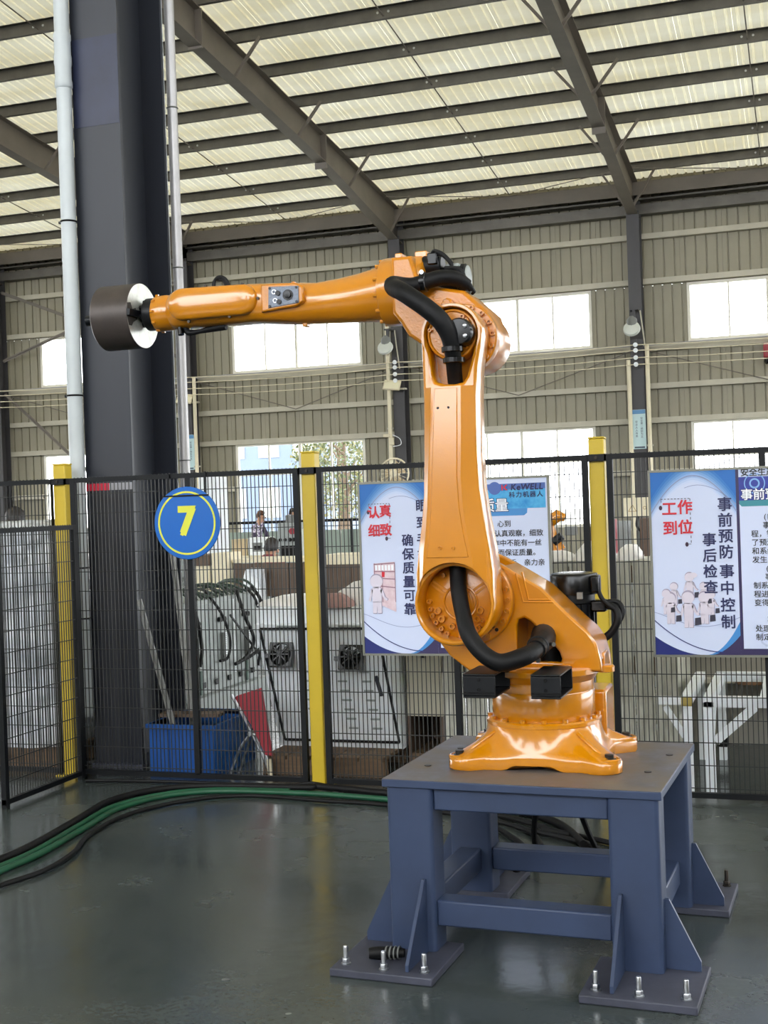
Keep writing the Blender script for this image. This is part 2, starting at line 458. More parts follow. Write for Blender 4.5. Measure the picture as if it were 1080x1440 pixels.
# windows
win_no = 0
for (z0, z1), low in ((LZ, True), (UZ, False)):
    for (x0, x1) in WIN:
        win_no += 1
        w = struct(empty('window_%d' % win_no, (x0, WY, z0)))
        W, H = x1 - x0, z1 - z0
        t = 0.07
        MB().box(0, W, -0.05, 0.05, 0, t).box(0, W, -0.05, 0.05, H - t, H).box(0, t, -0.05, 0.05, t, H - t).box(W - t, W, -0.05, 0.05, t, H - t).build('window_frame', M['winframe'], w, smooth=False)
        cuts = [t + (W - 2 * t) * k / 4 for k in range(5)]
        for k in (1, 2, 3):
            MB().box(cuts[k] - (0.035 if k == 2 else 0.02), cuts[k] + (0.035 if k == 2 else 0.02), -0.03, 0.03, t, H - t).build('mullion', M['winframe'], w, smooth=False)
        zs = [t, 1.62, H - t] if low else [t, H - t]
        if low: MB().box(t, W - t, -0.028, 0.028, 1.60, 1.64).build('transom', M['winframe'], w, smooth=False)
        for a in range(4):
            for b in range(len(zs) - 1):
                MB().box(cuts[a] + 0.02, cuts[a + 1] - 0.02, 0.0, 0.004, zs[b] + 0.02, zs[b + 1] - 0.02).build('pane', M['glass'], w, smooth=False)
# unseen wall behind the camera; openings and piers shaped for highlights and front light
fw = struct(empty('wall_front', (0, -14, 0)))
for (xa, xb, za, zb) in ((-33, 15, 0, 3.9), (2.0, 15, 3.9, 8.2), (-33, -16.0, 3.9, 8.2)):
    MB().box(xa, xb, -0.08, 0.0, za, zb).build('wall_panel', M['wall'], fw, smooth=False)
for k in range(-2, 2): MB().box(-3.22 + 5.95 * k - 1.12, -3.22 + 5.95 * k + 1.12, -0.10, 0.02, 3.9, 8.2).build('pier', M['wall'], fw, smooth=False)
sw = struct(empty('wall_left', (-33, 0, 0)))  # unseen left wall, near half closed to keep the arm flanks dark
for (ya, yb, za, zb) in ((-14, 31, 0, 1.0), (-14, 31, 3.6, 9.2), (-14, 9, 1.0, 3.6)):
    MB().box(-0.08, 0.0, ya, yb, za, zb).build('wall_panel', M['wall'], sw, smooth=False)
sw = struct(empty('wall_right', (15.5, 0, 0)))  # unseen right wall, opening kept beyond the robot so near reflections stay dark
for (ya, yb, za, zb) in ((-14, 31, 0, 1.0), (-14, 31, 4.5, 9.2), (-14, 9, 1.0, 4.5)):
    MB().box(0.0, 0.08, ya, yb, za, zb).build('wall_panel', M['wall'], sw, smooth=False)
# eave strut and gutter beam
tr = struct(empty('trim_1', (0, WY, 0)))
MB().box(XL, XR, -0.50, -0.02, 9.02, 9.06).box(XL, XR, -0.50, -0.48, 8.74, 9.02).build('eave_beam', M['rafter'], tr, smooth=False)
MB().box(XL, XR, -0.30, -0.05, 8.33, 8.38).box(XL, XR, -0.30, -0.28, 8.38, 8.56).box(XL, XR, -0.36, -0.05, 8.66, 8.70).build('gutter_channel', M['purlin'], tr, smooth=False)

# roof
SL = 0.10
def roof_z(y): return 9.25 + SL * (31 - y)
ceil = struct(empty('ceiling', (0, 31, 9.25)))
Y0R, Y1R = -17.0, 31.5
def roof_sheet_mesh():
    w = 1.0; xs = [(0, 0)]
    for k in range(5):
        c = 0.1 + 0.2 * k
        xs += [(c - 0.028, 0), (c - 0.014, 0.028), (c + 0.014, 0.028), (c + 0.028, 0)]
    xs += [(w - 0.004, 0), (w, 0.010)]
    ys = [Y0R - 31] + [-(31 - 25) , -(31 - 19.6), -(31 - 12)][::-1] + [Y1R - 31]
    ys = sorted(ys)
    vs = []; fs = []
    for x, d in xs:
        for y in ys: vs.append((x, y, d - SL * y))
    n = len(ys)
    for i in range(len(xs) - 1):
        for j in range(n - 1):
            fs.append((i * n + j, i * n + j + 1, (i + 1) * n + j + 1, (i + 1) * n + j))
    return MB().add(vs, fs).mesh('roof_sheet', M['roof'], smooth=False)
_rs = roof_sheet_mesh()
for k in range(-32, 15):
    inst('roof_sheet', _rs, ceil, (k, 0, 0))
# purlins (Z sections along X)
def purlin_mesh():
    mb = MB()
    a, b = -32.0, 15.0
    mb.box(a, b, -0.004, 0.004, -0.20, 0.0)
    mb.box(a, b, -0.004, 0.075, -0.206, -0.20)
    mb.box(a, b, 0.068, 0.075, -0.20, -0.18)
    mb.box(a, b, -0.075, 0.004, -0.008, -0.002)
    return mb.mesh('roof_purlin', M['purlin'], smooth=False)
_pm = purlin_mesh()
py = [29.88 - 1.485 * k for k in range(0, 31)]
for y in py:
    inst('roof_purlin', _pm, ceil, (0, y - 31, roof_z(y) - 9.25 - 0.005))
# rafters
def rafter_mesh():
    top = lambda y: roof_z(y) - 0.21 - 9.25
    prof = [(30.75, 8.22), (25.45, 8.99), (19.0, 9.60), (8.0, 10.70), (-17, 12.3)]
    mb = MB()
    for (ya, za), (yb, zb) in zip(prof[:-1], prof[1:]):
        # bottom flange, top flange, web
        for (zz0, zz1, hw, th) in ((za - 9.25, zb - 9.25, 0.125, 0.014), (top(ya) - 0.014, top(yb) - 0.014, 0.125, 0.014)):
            vs = [(-hw, ya - 31, zz0), (hw, ya - 31, zz0), (hw, yb - 31, zz1), (-hw, yb - 31, zz1)]
            vs += [(x, y, z + th) for x, y, z in vs]
            mb.add(vs, [(0, 1, 2, 3), (7, 6, 5, 4), (0, 4, 5, 1), (1, 5, 6, 2), (2, 6, 7, 3), (3, 7, 4, 0)])
        vs = [(-0.006, ya - 31, za - 9.25), (-0.006, yb - 31, zb - 9.25), (-0.006, yb - 31, top(yb)), (-0.006, ya - 31, top(ya))]
        vs += [(0.006, y, z) for _, y, z in vs]
        mb.add(vs, [(0, 1, 2, 3), (7, 6, 5, 4)])
    # splice plate
    mb.box(-0.135, 0.135, 25.43 - 31, 25.47 - 31, 8.86 - 9.25, top(25.45))
    mb.box(-0.135, 0.135, 19.6 - 31, 19.64 - 31, 9.5 - 9.25, top(19.6))
    return mb.mesh('rafter', M['rafter'], smooth=False)
_rm = rafter_mesh()
for x in COLS[:-1]:
    inst('rafter', _rm, ceil, (x, 0, 0))
# fly braces
def low_z(y):
    prof = [(30.75, 8.22), (25.45, 8.99), (19.0, 9.60), (8.0, 10.70), (-17, 12.3)]
    for (ya, za), (yb, zb) in zip(prof[:-1], prof[1:]):
        if yb <= y <= ya: return za + (zb - za) * (y - ya) / (yb - ya)
    return 9.6
for x in COLS[1:-1]:
    for y in py[:8:2]:
        for sd in (-1, 1):
            MB().bar((x + sd * 0.10, y - 31, low_z(y) + 0.02 - 9.25), (x + sd * 0.62, y - 31, roof_z(y) - 0.17 - 9.25), 0.05, 0.05).build('fly_brace', M['rafter'], ceil, smooth=False)
# sag rods at mid bay
for x in [c + 2.95 for c in COLS[:-2]]:
    MB().tube([(x, 30.6 - 31, roof_z(30.6) - 0.16 - 9.25), (x, 12 - 31, roof_z(12) - 0.16 - 9.25)], 0.012, 6).build('sag_rod', M['rafter'], ceil)
    mb = MB()
    for y in py[:9]:
        for dx in (-0.10, 0.10): mb.cyl((x + dx, y - 31 - 0.012, roof_z(y) - 0.10 - 9.25), (x + dx, y - 31 + 0.012, roof_z(y) - 0.10 - 9.25), 0.022, 8)
    o = mb.build('purlin_bolts', M['chrome'], ceil); o['kind'] = 'stuff'
# cross rods of the roof near the eave
for i in range(2, 6):
    a, b = COLS[i], COLS[i + 1]
    mid = (a + b) / 2
    MB().tube([(a + 0.15, 29.4 - 31, roof_z(29.4) - 0.3 - 9.25), (mid, 30.5 - 31, roof_z(30.5) - 0.25 - 9.25)], 0.010, 6).tube([(b - 0.15, 29.4 - 31, roof_z(29.4) - 0.3 - 9.25), (mid, 30.5 - 31, roof_z(30.5) - 0.25 - 9.25)], 0.010, 6).build('roof_tie', M['rafter'], ceil)

# wall cross bracing, leftmost visible bay (angles) and thin rods elsewhere
def brace(p0, p1, w=0.09):
    mb = MB().bar(p0, p1, w, 0.012, up=(0, 1, 0)).bar(p0, p1, 0.012, w, up=(0, 1, 0))
    mb.build('wall_brace', M['rafter'], wall, smooth=False)
brace((-21.4, -0.42, 7.97), (-15.6, -0.42, 5.65)); brace((-21.4, -0.44, 6.03), (-15.6, -0.44, 7.9))
brace((-21.4, -0.42, 5.10), (-17.6, -0.42, 1.75))
for i in range(2, 7):
    a, b = COLS[i] + 0.15, COLS[i + 1] - 0.15
    m_ = (a + b) / 2
    MB().tube([(a, -0.3, 5.08), (m_, -0.2, 4.2), (b, -0.3, 5.08)], 0.012, 6).build('tie_rod', M['rafter'], wall)
# ---------------------------------------------------------------- things on the wall columns
# power lines: four bare wires from column to column on insulators
lines = thing('overhead_power_line', 'four pale bare wires strung on white insulators along the far wall', 'power line', (0, 30.3, 0))
for k, z in enumerate((5.16, 5.03, 4.86, 4.70)):
    pts = []
    for i in range(1, 8):
        xa, xb = COLS[i], COLS[i + 1]
        for t in (0, 0.25, 0.5, 0.75):
            pts.append((xa + (xb - xa) * t, -0.16, z - 0.06 * 4 * t * (1 - t)))
    MB().tube(pts, 0.011, 6).build('bare_wire', M['cream'], lines)
for x in COLS[1:7]:
    MB().box(x - 0.02, x + 0.02, -0.10, -0.04, 4.6, 5.3).build('insulator_bracket', M['wallcol'], lines, smooth=False)
    for z in (5.16, 5.03, 4.86, 4.70):
        MB().lathe([(0.03, -0.03), (0.055, -0.02), (0.055, 0.0), (0.035, 0.01), (0.05, 0.03), (0.03, 0.04)], (x - 0.0, -0.16, z), 'Y', 12).build('insulator', M['white'], lines)
MB().tube([(COLS[1], 0.2, 5.18), (COLS[-1], 0.2, 5.18)], 0.022, 6).build('cable_pipe', M['pipe2'], lines)

def highbay(x, where):
    t = thing('high_bay_lamp', 'round high bay lamp bracketed to the %s' % where, 'lamp', (x, 30.35, 5.55), 0, 'high bay lamps on the wall columns')
    MB().box(-0.10, 0.10, -0.30, 0.0, 0.42, 0.45).box(-0.03, 0.03, -0.34, -0.26, 0.12, 0.42).build('bracket', M['wallcol'], t, smooth=False)
    MB().lathe([(0.05, 0.30), (0.12, 0.22), (0.13, 0.05), (0.10, 0.02)], (-0.05, -0.3, -0.02), 'Z', 16).build('driver_housing', M['grey'], t)
    a = MB().lathe([(0.06, 0.10), (0.19, 0.06), (0.20, 0.0)], (0, 0, 0), 'Z', 20, True, False).build('reflector', M['offwhite'], t, (-0.05, -0.36, -0.04), (radians(62), 0, 0))
    MB().lathe([(0.185, 0.012), (0.185, 0.004)], (0, 0, 0), 'Z', 20).build('lens', M['lampface'], a)
    MB().tube([(0.12, -0.1, 0.42), (0.16, -0.15, 0.1), (0.22, -0.1, -0.55)], 0.018, 6).build('strut', M['girt'], t)
    return t
highbay(-3.72, 'dark column right of the robot arm')
highbay(-9.80, 'column just behind the robot elbow')
def flood(x, where):
    t = thing('flood_light', 'square cream flood light fixed low on %s' % where, 'lamp', (x, 30.3, 4.58), 0, 'square flood lights')
    o = MB().box(-0.22, 0.22, -0.06, 0.0, -0.14, 0.14).build('housing', M['cream'], t, (0, -0.12, 0), (radians(-28), radians(6), 0), bevel=0.015)
    MB().box(-0.19, 0.19, -0.066, -0.06, -0.115, 0.115).build('lens', M['lampface'], o, smooth=False)
    MB().box(-0.02, 0.32, -0.06, 0.1, -0.10, -0.06).build('bracket', M['girt'], t, smooth=False)
flood(-9.77, 'the pipe behind the robot elbow')
flood(-15.55, 'the column beside the grey vertical pipe')

def conduit(x, z0, z1, y, where, box=None):
    t = thing('conduit_pipe', 'pale vertical conduit pipe running down %s' % where, 'pipe', (x, y, 0))
    MB().tube([(0, 0, z0), (0, 0, z1)], 0.05, 10).build('pipe', M['cream'], t)
    for z in (z0 + 0.8, (z0 + z1) / 2 + 0.2): MB().box(-0.07, 0.07, -0.02, 0.09, z, z + 0.04).build('pipe_clip', M['girt'], t, smooth=False)
    if box:
        MB().box(-0.16, 0.02, -0.10, 0.02, box, box + 0.08).box(0.0, 0.10, -0.12, 0.0, box - 0.2, box - 0.02).build('junction_box', M['cream'], t, bevel=0.01)
        MB().tube([(0.08, -0.05, box + 0.05), (0.26, -0.05, box - 0.05), (0.28, -0.05, box - 0.2), (0.08, -0.05, box - 0.24)], 0.01, 6, smooth=4).build('cable_loop', M['white'], t)
conduit(-9.87, 0.0, 6.6, 30.2, 'the wall column behind the robot arm', 3.3)
conduit(-3.90, 0.0, 4.82, 30.2, 'the left of the dark column right of the robot')
conduit(-3.47, 0.0, 5.15, 30.25, 'the right of the dark column right of the robot')
conduit(-15.28, 0.0, 5.15, 30.2, 'the column behind the blue number sign')
for x, w in ((-3.72, 'the dark wall column right of the robot'), (-15.57, 'the wall column beside the grey vertical pipe')):
    t = thing('wall_placard', 'narrow pale blue slogan placard on %s' % w, 'sign', (x, 30.36, 2.72), 0, 'slogan placards')
    MB().box(-0.155, 0.155, -0.015, 0.0, 0, 0.93).build('board', mat('pale_cyan_print', (196, 222, 226), 0.4), t, smooth=False)
    MB().box(-0.15, 0.15, -0.018, -0.015, 0.83, 0.925).build('header', mat('placard_blue', (84, 140, 190), 0.4), t, smooth=False)
    MB().box(-0.12, 0.12, -0.018, -0.015, 0.02, 0.055).build('footer', mat('placard_dark', (40, 60, 80), 0.4), t, smooth=False)
    mb = MB()
    for i, ch in enumerate('安全第一预防为主'): mb.text(ch, 0.06, 0.72 - 0.062 * i, -0.018, 0.062)
    for i, ch in enumerate('安全人人有责'): mb.text(ch, -0.06, 0.64 - 0.068 * i, -0.018, 0.062)
    mb.build('lettering', mat('ink_dark_blue', (36, 44, 84), 0.5), t, smooth=False)

# ---------------------------------------------------------------- big steel column with its pipes
t = thing('steel_column', 'massive dark steel column standing behind the fence on the left', 'column', (-4.185, 7.05, 0))
MB().box(-0.168, 0.168, 0, 0.022, 0.02, 11.4).build('front_flange', M['column'], t, bevel=0.002)
MB().box(-0.168, 0.168, 0.58, 0.602, 0.02, 11.4).build('rear_flange', M['column'], t, bevel=0.002)
MB().box(-0.008, 0.008, 0.022, 0.58, 0.02, 11.4).build('web', M['column'], t, smooth=False)
MB().box(-0.185, 0.185, -0.03, 0.605, 0, 0.025).build('base_plate', M['base_plate'], t, smooth=False)
MB().box(-0.155, 0.165, -0.002, 0.0, 4.06, 4.62).build('paint_patch', M['column_patch'], t, smooth=False)
MB().box(-0.165, 0.165, -0.004, -0.001, 1.755, 1.80).build('white_band', mat('band_grey_white', (150, 150, 156), 0.5), t, smooth=False)
MB().box(-0.165, -0.0, -0.006, -0.004, 1.755, 1.80).build('red_band', mat('band_red', (196, 30, 60), 0.5), t, smooth=False)
t = thing('drain_pipe', 'pale grey plastic downpipe on the left edge of the dark column', 'pipe', (-4.375, 6.99, 0))
MB().tube([(0, 0, 0.33), (0, 0, 8)], 0.048, 20).build('pipe', M['pipe'], t)
MB().lathe([(0.050, 4.30), (0.056, 4.31), (0.056, 4.34), (0.052, 4.36), (0.052, 4.44), (0.056, 4.46), (0.056, 4.50), (0.052, 4.52), (0.052, 4.60), (0.055, 4.61), (0.055, 4.64), (0.05, 4.65)], (0, 0, 0), 'Z', 20).build('coupling', M['pipe'], t)
for z in (2.36, 3.46, 1.27, 0.95):
    MB().torus((0, 0, z), 0.050, 0.006, 'Z', 20, 6).box(-0.07, -0.045, -0.008, 0.008, z - 0.008, z + 0.008).build('pipe_clamp', M['black_metal'], t)
MB().box(-0.05, -0.02, -0.02, 0.02, 0.27, 0.34).build('cut_end', M['pipe'], t, bevel=0.008)
t = thing('steel_pipe', 'slim grey pipe rising along the right side of the dark column', 'pipe', (-3.985, 7.70, 0))
MB().tube([(0, 0, 0), (0, 0, 8)], 0.034, 18).build('pipe', M['pipe2'], t)
MB().tube([(-0.055, -0.02, 0), (-0.055, -0.02, 8)], 0.012, 10).build('cable', M['white'], t)
for z in (1.95, 3.25, 4.33, 5.1):
    MB().torus((0, 0, z), 0.036, 0.005, 'Z', 18, 6).build('pipe_clamp', M['grey'], t)
for nm, p0, p1, lb in (('steel_angle', (-3.995, 7.035, 1.06), (-3.70, 7.0, 0.03), 'bare steel angle bar leaning on the dark column, the lower of two'),
                      ('steel_angle', (-4.05, 7.60, 1.33), (-3.74, 7.25, 0.03), 'bare steel angle bar leaning on the dark column, the higher of two')):
    o = MB().bar(p0, p1, 0.04, 0.006).bar(p0, p1, 0.006, 0.04).build(nm, mat('bare_steel_bar', (150, 150, 148), 0.45, metal=0.3, var=0.2, vscale=12), smooth=False)
    tag(o, lb, 'steel bar')

# ---------------------------------------------------------------- safety fence
FY = 6.75
def mesh_fence(x0, x1, z1, label, mid=None, origin=(0, FY, 0), rz=0.0, end_w=0.032, vs=0.0250, hs=0.1185):
    t = thing('mesh_fence', label, 'fence', (origin[0], origin[1], 0), rz, 'mesh fence panels')
    W = x1 - x0
    for nm, a, b in (('top_rail', z1 - 0.028, z1), ('bottom_rail', 0.02, 0.048)):
        MB().box(x0, x1, -0.014, 0.014, a, b).build(nm, M['fence'], t, smooth=False)
    for x, w_ in ((x0, 0.032), (x1 - end_w, end_w)):
        MB().box(x, x + w_, -0.016, 0.016, 0.0, z1).build('side_post', M['fence'], t, smooth=False)
    if mid is not None:
        MB().box(mid - 0.016, mid + 0.016, -0.014, 0.014, 0.04, z1 - 0.028).build('middle_post', M['fence'], t, smooth=False)
    mb = MB(); r = 0.0023
    n = int(W / vs)
    for k in range(1, n):
        x = x0 + W * k / n
        mb.box(x - r, x + r, -r, r, 0.05, z1 + 0.004)
    k = 0; z = z1 - 0.10
    while z > 0.07:
        mb.box(x0, x1, -r - 0.004, r - 0.004, z - r, z + r); z -= hs
    o = mb.build('wire_mesh', M['wire'], t, smooth=False); o['kind'] = 'stuff'
    return t
mesh_fence(-5.90, -4.411, 1.83, 'black wire mesh fence panel left of the left yellow post', end_w=0.002)
mesh_fence(-4.275, -2.77, 1.83, 'black wire mesh fence panel carrying the round number 7 sign', mid=-3.475)
mesh_fence(-2.655, -1.105, 1.83, 'black wire mesh fence panel behind the robot arm, carrying the left poster board', mid=-1.862)
mesh_fence(-1.005, 0.48, 1.83, 'black wire mesh fence panel right of the robot, carrying the right poster board', mid=-0.215)
# low side panel runs towards the camera from the corner
mesh_fence(0.0, 0.80, 1.545, 'low black mesh gate panel meeting the left yellow post at the corner', origin=(-4.245, 5.92, 0), rz=radians(90))
for x, w in ((-4.365, 'left, next to the downpipe'), (-2.715, 'middle, between the number sign and the robot'), (-1.06, 'right, just behind the black motor')):
    t = thing('fence_post', 'square yellow fence post on the %s' % w, 'post', (x, 6.80, 0), 0, 'yellow fence posts')
    MB().box(-0.042, 0.042, -0.042, 0.042, 0.008, 1.915).build('post_tube', M['yellow'], t, bevel=0.006)
    MB().box(-0.044, 0.044, -0.044, 0.044, 1.915, 1.925).build('post_cap', M['yellow'], t, bevel=0.003)
    MB().box(-0.075, 0.075, -0.075, 0.075, 0, 0.008).build('foot_plate', M['yellow'], t, smooth=False)
    for s in (-1, 1):
        MB().cyl((0.058 * s, 0.05, 0.008), (0.058 * s, 0.05, 0.03), 0.009, 8).build('anchor_bolt', M['chrome'], t)
    MB().box(-0.052, 0.052, -0.062, -0.044, 1.795, 1.832).box(-0.052, -0.044, -0.062, 0.03, 1.795, 1.832).box(0.044, 0.052, -0.062, 0.03, 1.795, 1.832).build('clamp', M['fence'], t, smooth=False)
    MB().cyl((0, -0.062, 1.813), (0, -0.070, 1.813), 0.008, 8).build('clamp_bolt', M['dark_bolt'], t)

# round sign
t = thing('number_sign', 'round blue sign with a yellow ring and number 7 hung on the fence', 'sign', (-3.475, 6.715, 1.535))
MB().lathe([(0.212, 0.0), (0.215, 0.003), (0.215, 0.009), (0.212, 0.012)], (0, -0.004, 0), 'Y', 56).build('disc', M['signblue'], t)
MB().plate(circle(0, 0, 0.188, 56), [circle(0, 0, 0.177, 56)], -0.0062, -0.0042).build('ring', M['signyellow'], t, smooth=False)
MB().text('7', 0.0, 0.004, -0.0065, 0.232, bold=0.009).build('digit', M['signyellow'], t, smooth=False)
MB().box(-0.15, 0.15, -0.010, -0.004, 0.157, 0.166).build('strap', M['fence'], t, smooth=False)
for s in (-1, 1): MB().box(0.12 * s - 0.006, 0.12 * s + 0.006, 0.008, 0.02, 0.10, 0.30).build('hanger', M['fence'], t, smooth=False)

# ---------------------------------------------------------------- poster boards
PW, PH = 1.07, 0.955
ink = mat('ink_navy', (30, 36, 84), 0.5); redink = mat('ink_red', (206, 30, 48), 0.45); blk = mat('ink_black', (24, 24, 30), 0.5)
paper = mat('poster_lavender_white', (205, 214, 240), 0.32, var=0.01, vscale=2)
pblue = [mat('poster_blue_%d' % i, c, 0.32) for i, c in enumerate(((178, 200, 236), (128, 174, 226), (70, 140, 206), (24, 96, 176)))]
pnavy = mat('poster_navy', (34, 44, 112), 0.32); pband = mat('poster_steel_blue', (74, 102, 172), 0.32); ppurple = mat('poster_dark_purple', (52, 44, 84), 0.32); pwhite = mat('poster_white', (240, 243, 250), 0.32)
pcyan = mat('poster_cyan', (30, 134, 206), 0.32, col2=(92, 190, 232), vscale=14); pgrey = mat('poster_figure_grey', (196, 186, 204), 0.4); pgrey2 = mat('poster_figure_shade', (160, 150, 172), 0.4)
pline = mat('poster_arc_line', (140, 152, 190), 0.4); pcase = mat('poster_briefcase', (52, 50, 66), 0.4); ppink = mat('poster_bookcase_pink', (206, 176, 186), 0.4, col2=(226, 206, 212), vscale=30)
pwash = [mat('poster_wash_%d' % i, tuple(int(a + (b - a) * (i / 8) ** 1.1) for a, b in zip((198, 211, 240), (30, 106, 186))), 0.32) for i in range(9)]
def fan_poly(mb, pts, y):
    mb.add([(p[0], y, p[1]) for p in pts], [tuple(range(len(pts)))])
def strip(mb, pts, w, y):
    for a, b in zip(pts[:-1], pts[1:]):
        d = Vector((b[0] - a[0], b[1] - a[1])); n = Vector((-d.y, d.x))
        if n.length < 1e-9: continue
        n = n.normalized() * w / 2
        fan_poly(mb, [(a[0] - n.x, a[1] - n.y), (b[0] - n.x, b[1] - n.y), (b[0] + n.x, b[1] + n.y), (a[0] + n.x, a[1] + n.y)], y)
def board(name, label, x0, z0):
    t = thing(name, label, 'sign', (x0, FY - 0.045, z0), 0, 'poster boards on the fence')
    MB().box(0, PW, 0, 0.018, 0, PH).build('backing', M['white'], t, smooth=False)
    fr = MB(); a = 0.009
    fr.box(-a, PW + a, -0.006, 0.022, -a, 0.003).box(-a, PW + a, -0.006, 0.022, PH - 0.003, PH + a).box(-a, 0.003, -0.006, 0.022, 0, PH).box(PW - 0.003, PW + a, -0.006, 0.022, 0, PH)
    fr.build('frame', mat('aluminium_frame', (128, 128, 118), 0.4, metal=0.6), t, smooth=False)
    LW = 0.432
    Y = -0.0006
    mb = MB(); fan_poly(mb, [(0.003, 0.003), (LW, 0.003), (LW, PH - 0.003), (0.003, PH - 0.003)], Y); left = mb.build('picture_poster', paper, t, smooth=False)
    arc = lambda d, k: (0.003 + (LW - 0.003) * k / 16, PH - d - 0.19 * (abs(k / 16 - 0.5) * 2) ** 1.8)
    top = PH - 0.003
    for i, d in enumerate((0.060, 0.048, 0.036, 0.024, 0.012, 0.0, -0.014, -0.030, -0.048)):
        for half in ((range(0, 16),) if d > 0.003 else (range(0, 8), range(8, 16))):
            mb = MB()
            for k in half:
                p, q = arc(d, k), arc(d, k + 1)
                if min(p[1], q[1]) < top - 0.002:
                    fan_poly(mb, [(p[0], min(p[1], top - 0.0005)), (q[0], min(q[1], top - 0.0005)), (q[0], top), (p[0], top)], Y - 0.00018 * (i + 1))
            if mb.v: mb.build('corner_wash', pwash[i], left, smooth=False)
    mb = MB(); strip(mb, [(0.003 + (LW - 0.003) * k / 20, PH - 0.025 - 0.19 * (abs(k / 20 - 0.5) * 2) ** 1.9) for k in range(21)], 0.006, Y - 0.0024)
    strip(mb, [(0.003 + (LW - 0.003) * k / 20, PH - 0.075 - 0.13 * (abs(k / 20 - 0.55) * 2) ** 1.9) for k in range(8, 21)], 0.003, Y - 0.0024)
    sag = lambda k, d, e: (0.003 + (LW - 0.003) * k / 20, d - e * sin(pi * min(1, k / 20 * 0.9 + 0.06)))
    strip(mb, [(0.003 + (LW - 0.003) * k / 20, 0.225 - 0.075 * sin(pi * (k / 20 * 0.85)) ** 1.2) for k in range(21)], 0.003, Y - 0.0024)
    mb.build('arc_line', pline, left, smooth=False)
    # lower swoosh: left navy, right blue crescent, dark corner
    base = lambda x: 0.003 + 0.16 * ((x - LW * 0.60) / (LW * 0.60)) ** 2 if x < LW * 0.6 else 0.003 + 0.17 * ((x - LW * 0.60) / (LW * 0.4)) ** 2
    mb = MB(); xs = [0.003 + (LW - 0.003) * k / 24 for k in range(25)]
    for i in range(14): fan_poly(mb, [(xs[i], 0.003), (xs[i + 1], 0.003), (xs[i + 1], max(0.0035, base(xs[i + 1]) * 0.62)), (xs[i], max(0.0035, base(xs[i]) * 0.62))], Y - 0.0005)
    mb.build('lower_wave', pnavy, left, smooth=False)
    mb = MB()
    for i in range(14, 24): fan_poly(mb, [(xs[i], 0.003), (xs[i + 1], 0.003), (xs[i + 1], max(0.0035, base(xs[i + 1]))), (xs[i], max(0.0035, base(xs[i])))], Y - 0.0005)
    mb.build('lower_crescent', pblue[2], left, smooth=False)
    mb = MB()
    for i in range(16, 24): fan_poly(mb, [(xs[i], 0.003), (xs[i + 1], 0.003), (xs[i + 1], max(0.0034, base(xs[i + 1]) * 0.62 - 0.004)), (xs[i], max(0.0034, base(xs[i]) * 0.62 - 0.004))], Y - 0.0010)
    mb.build('dark_corner', ppurple, left, smooth=False)
    mb = MB(); strip(mb, [(0.003 + (LW * 0.8) * k / 14, 0.012 + 0.165 * (1 - k / 14) ** 2 + 0.005) for k in range(15)], 0.005, Y - 0.0026)
    mb.build('wave_line', pnavy, left, smooth=False)
    # divider and right poster ground
    mb = MB(); fan_poly(mb, [(LW, 0.003), (PW - 0.003, 0.003), (PW - 0.003, PH - 0.003), (LW, PH - 0.003)], Y - 0.0002); mb.build('dark_surround', ppurple, t, smooth=False)
    mb = MB(); fan_poly(mb, [(LW + 0.015, 0.035), (PW - 0.004, 0.035), (PW - 0.004, PH - 0.004), (LW + 0.015, PH - 0.004)], Y - 0.0006)
    right = mb.build('text_poster', paper, t, smooth=False)
    return t, left, right, LW
def dashed_box(left, x0, z1, x1, z0, y=-0.0036):
    mb = MB()
    x = x0
    while x < x1: fan_poly(mb, [(x, z1 - 0.002), (min(x + 0.010, x1), z1 - 0.002), (min(x + 0.010, x1), z1 + 0.002), (x, z1 + 0.002)], y); x += 0.017
    z = z1
    while z > z0: fan_poly(mb, [(x1 - 0.002, max(z - 0.013, z0)), (x1 + 0.002, max(z - 0.013, z0)), (x1 + 0.002, z), (x1 - 0.002, z)], y); z -= 0.024
    fan_poly(mb, [(x0, z1 - 0.018), (x0 + 0.003, z1 - 0.018), (x0 + 0.003, z1), (x0, z1)], y)
    fan_poly(mb, [(x1 - 0.02, z0), (x1, z0), (x1, z0 + 0.003), (x1 - 0.02, z0 + 0.003)], y)
    mb.build('dashed_border', mat('dash_grey', (90, 90, 110), 0.5), left, smooth=False)
    mb = MB()
    for cx, cz in ((x0 - 0.002, z1 - 0.045), (x1 - 0.022, z0)):
        fan_poly(mb, [(cx + 0.0085 * cos(a * pi / 8), cz + 0.012 * sin(a * pi / 8)) for a in range(16)], y)
    mb.build('border_dot', mat('dot_dark', (60, 34, 60), 0.5), left, smooth=False)

YT = -0.0042
# left board
t, left, right, LW = board('poster_board', 'blue and white poster board half hidden behind the orange robot arm', -2.387, 0.768)
dashed_box(left, 0.052, 0.840, 0.176, 0.645)
mb = MB()
for ch, x, z in (('认', 0.094, 0.788), ('真', 0.163, 0.795), ('细', 0.094, 0.686), ('致', 0.163, 0.690)): mb.text(ch, x - 0.012, z, YT, 0.072, bold=0.0016)
mb.build('red_lettering', redink, left, smooth=False)
mb = MB()
for i, ch in enumerate('确保质量可靠'): mb.text(ch, 0.276, 0.628 - 0.0765 * i, YT, 0.070, bold=0.0013)
for i, ch in enumerate('眼到手到心到'): mb.text(ch, 0.364, 0.818 - 0.0935 * i, YT, 0.072, bold=0.0013)
mb.build('navy_lettering', ink, left, smooth=False)
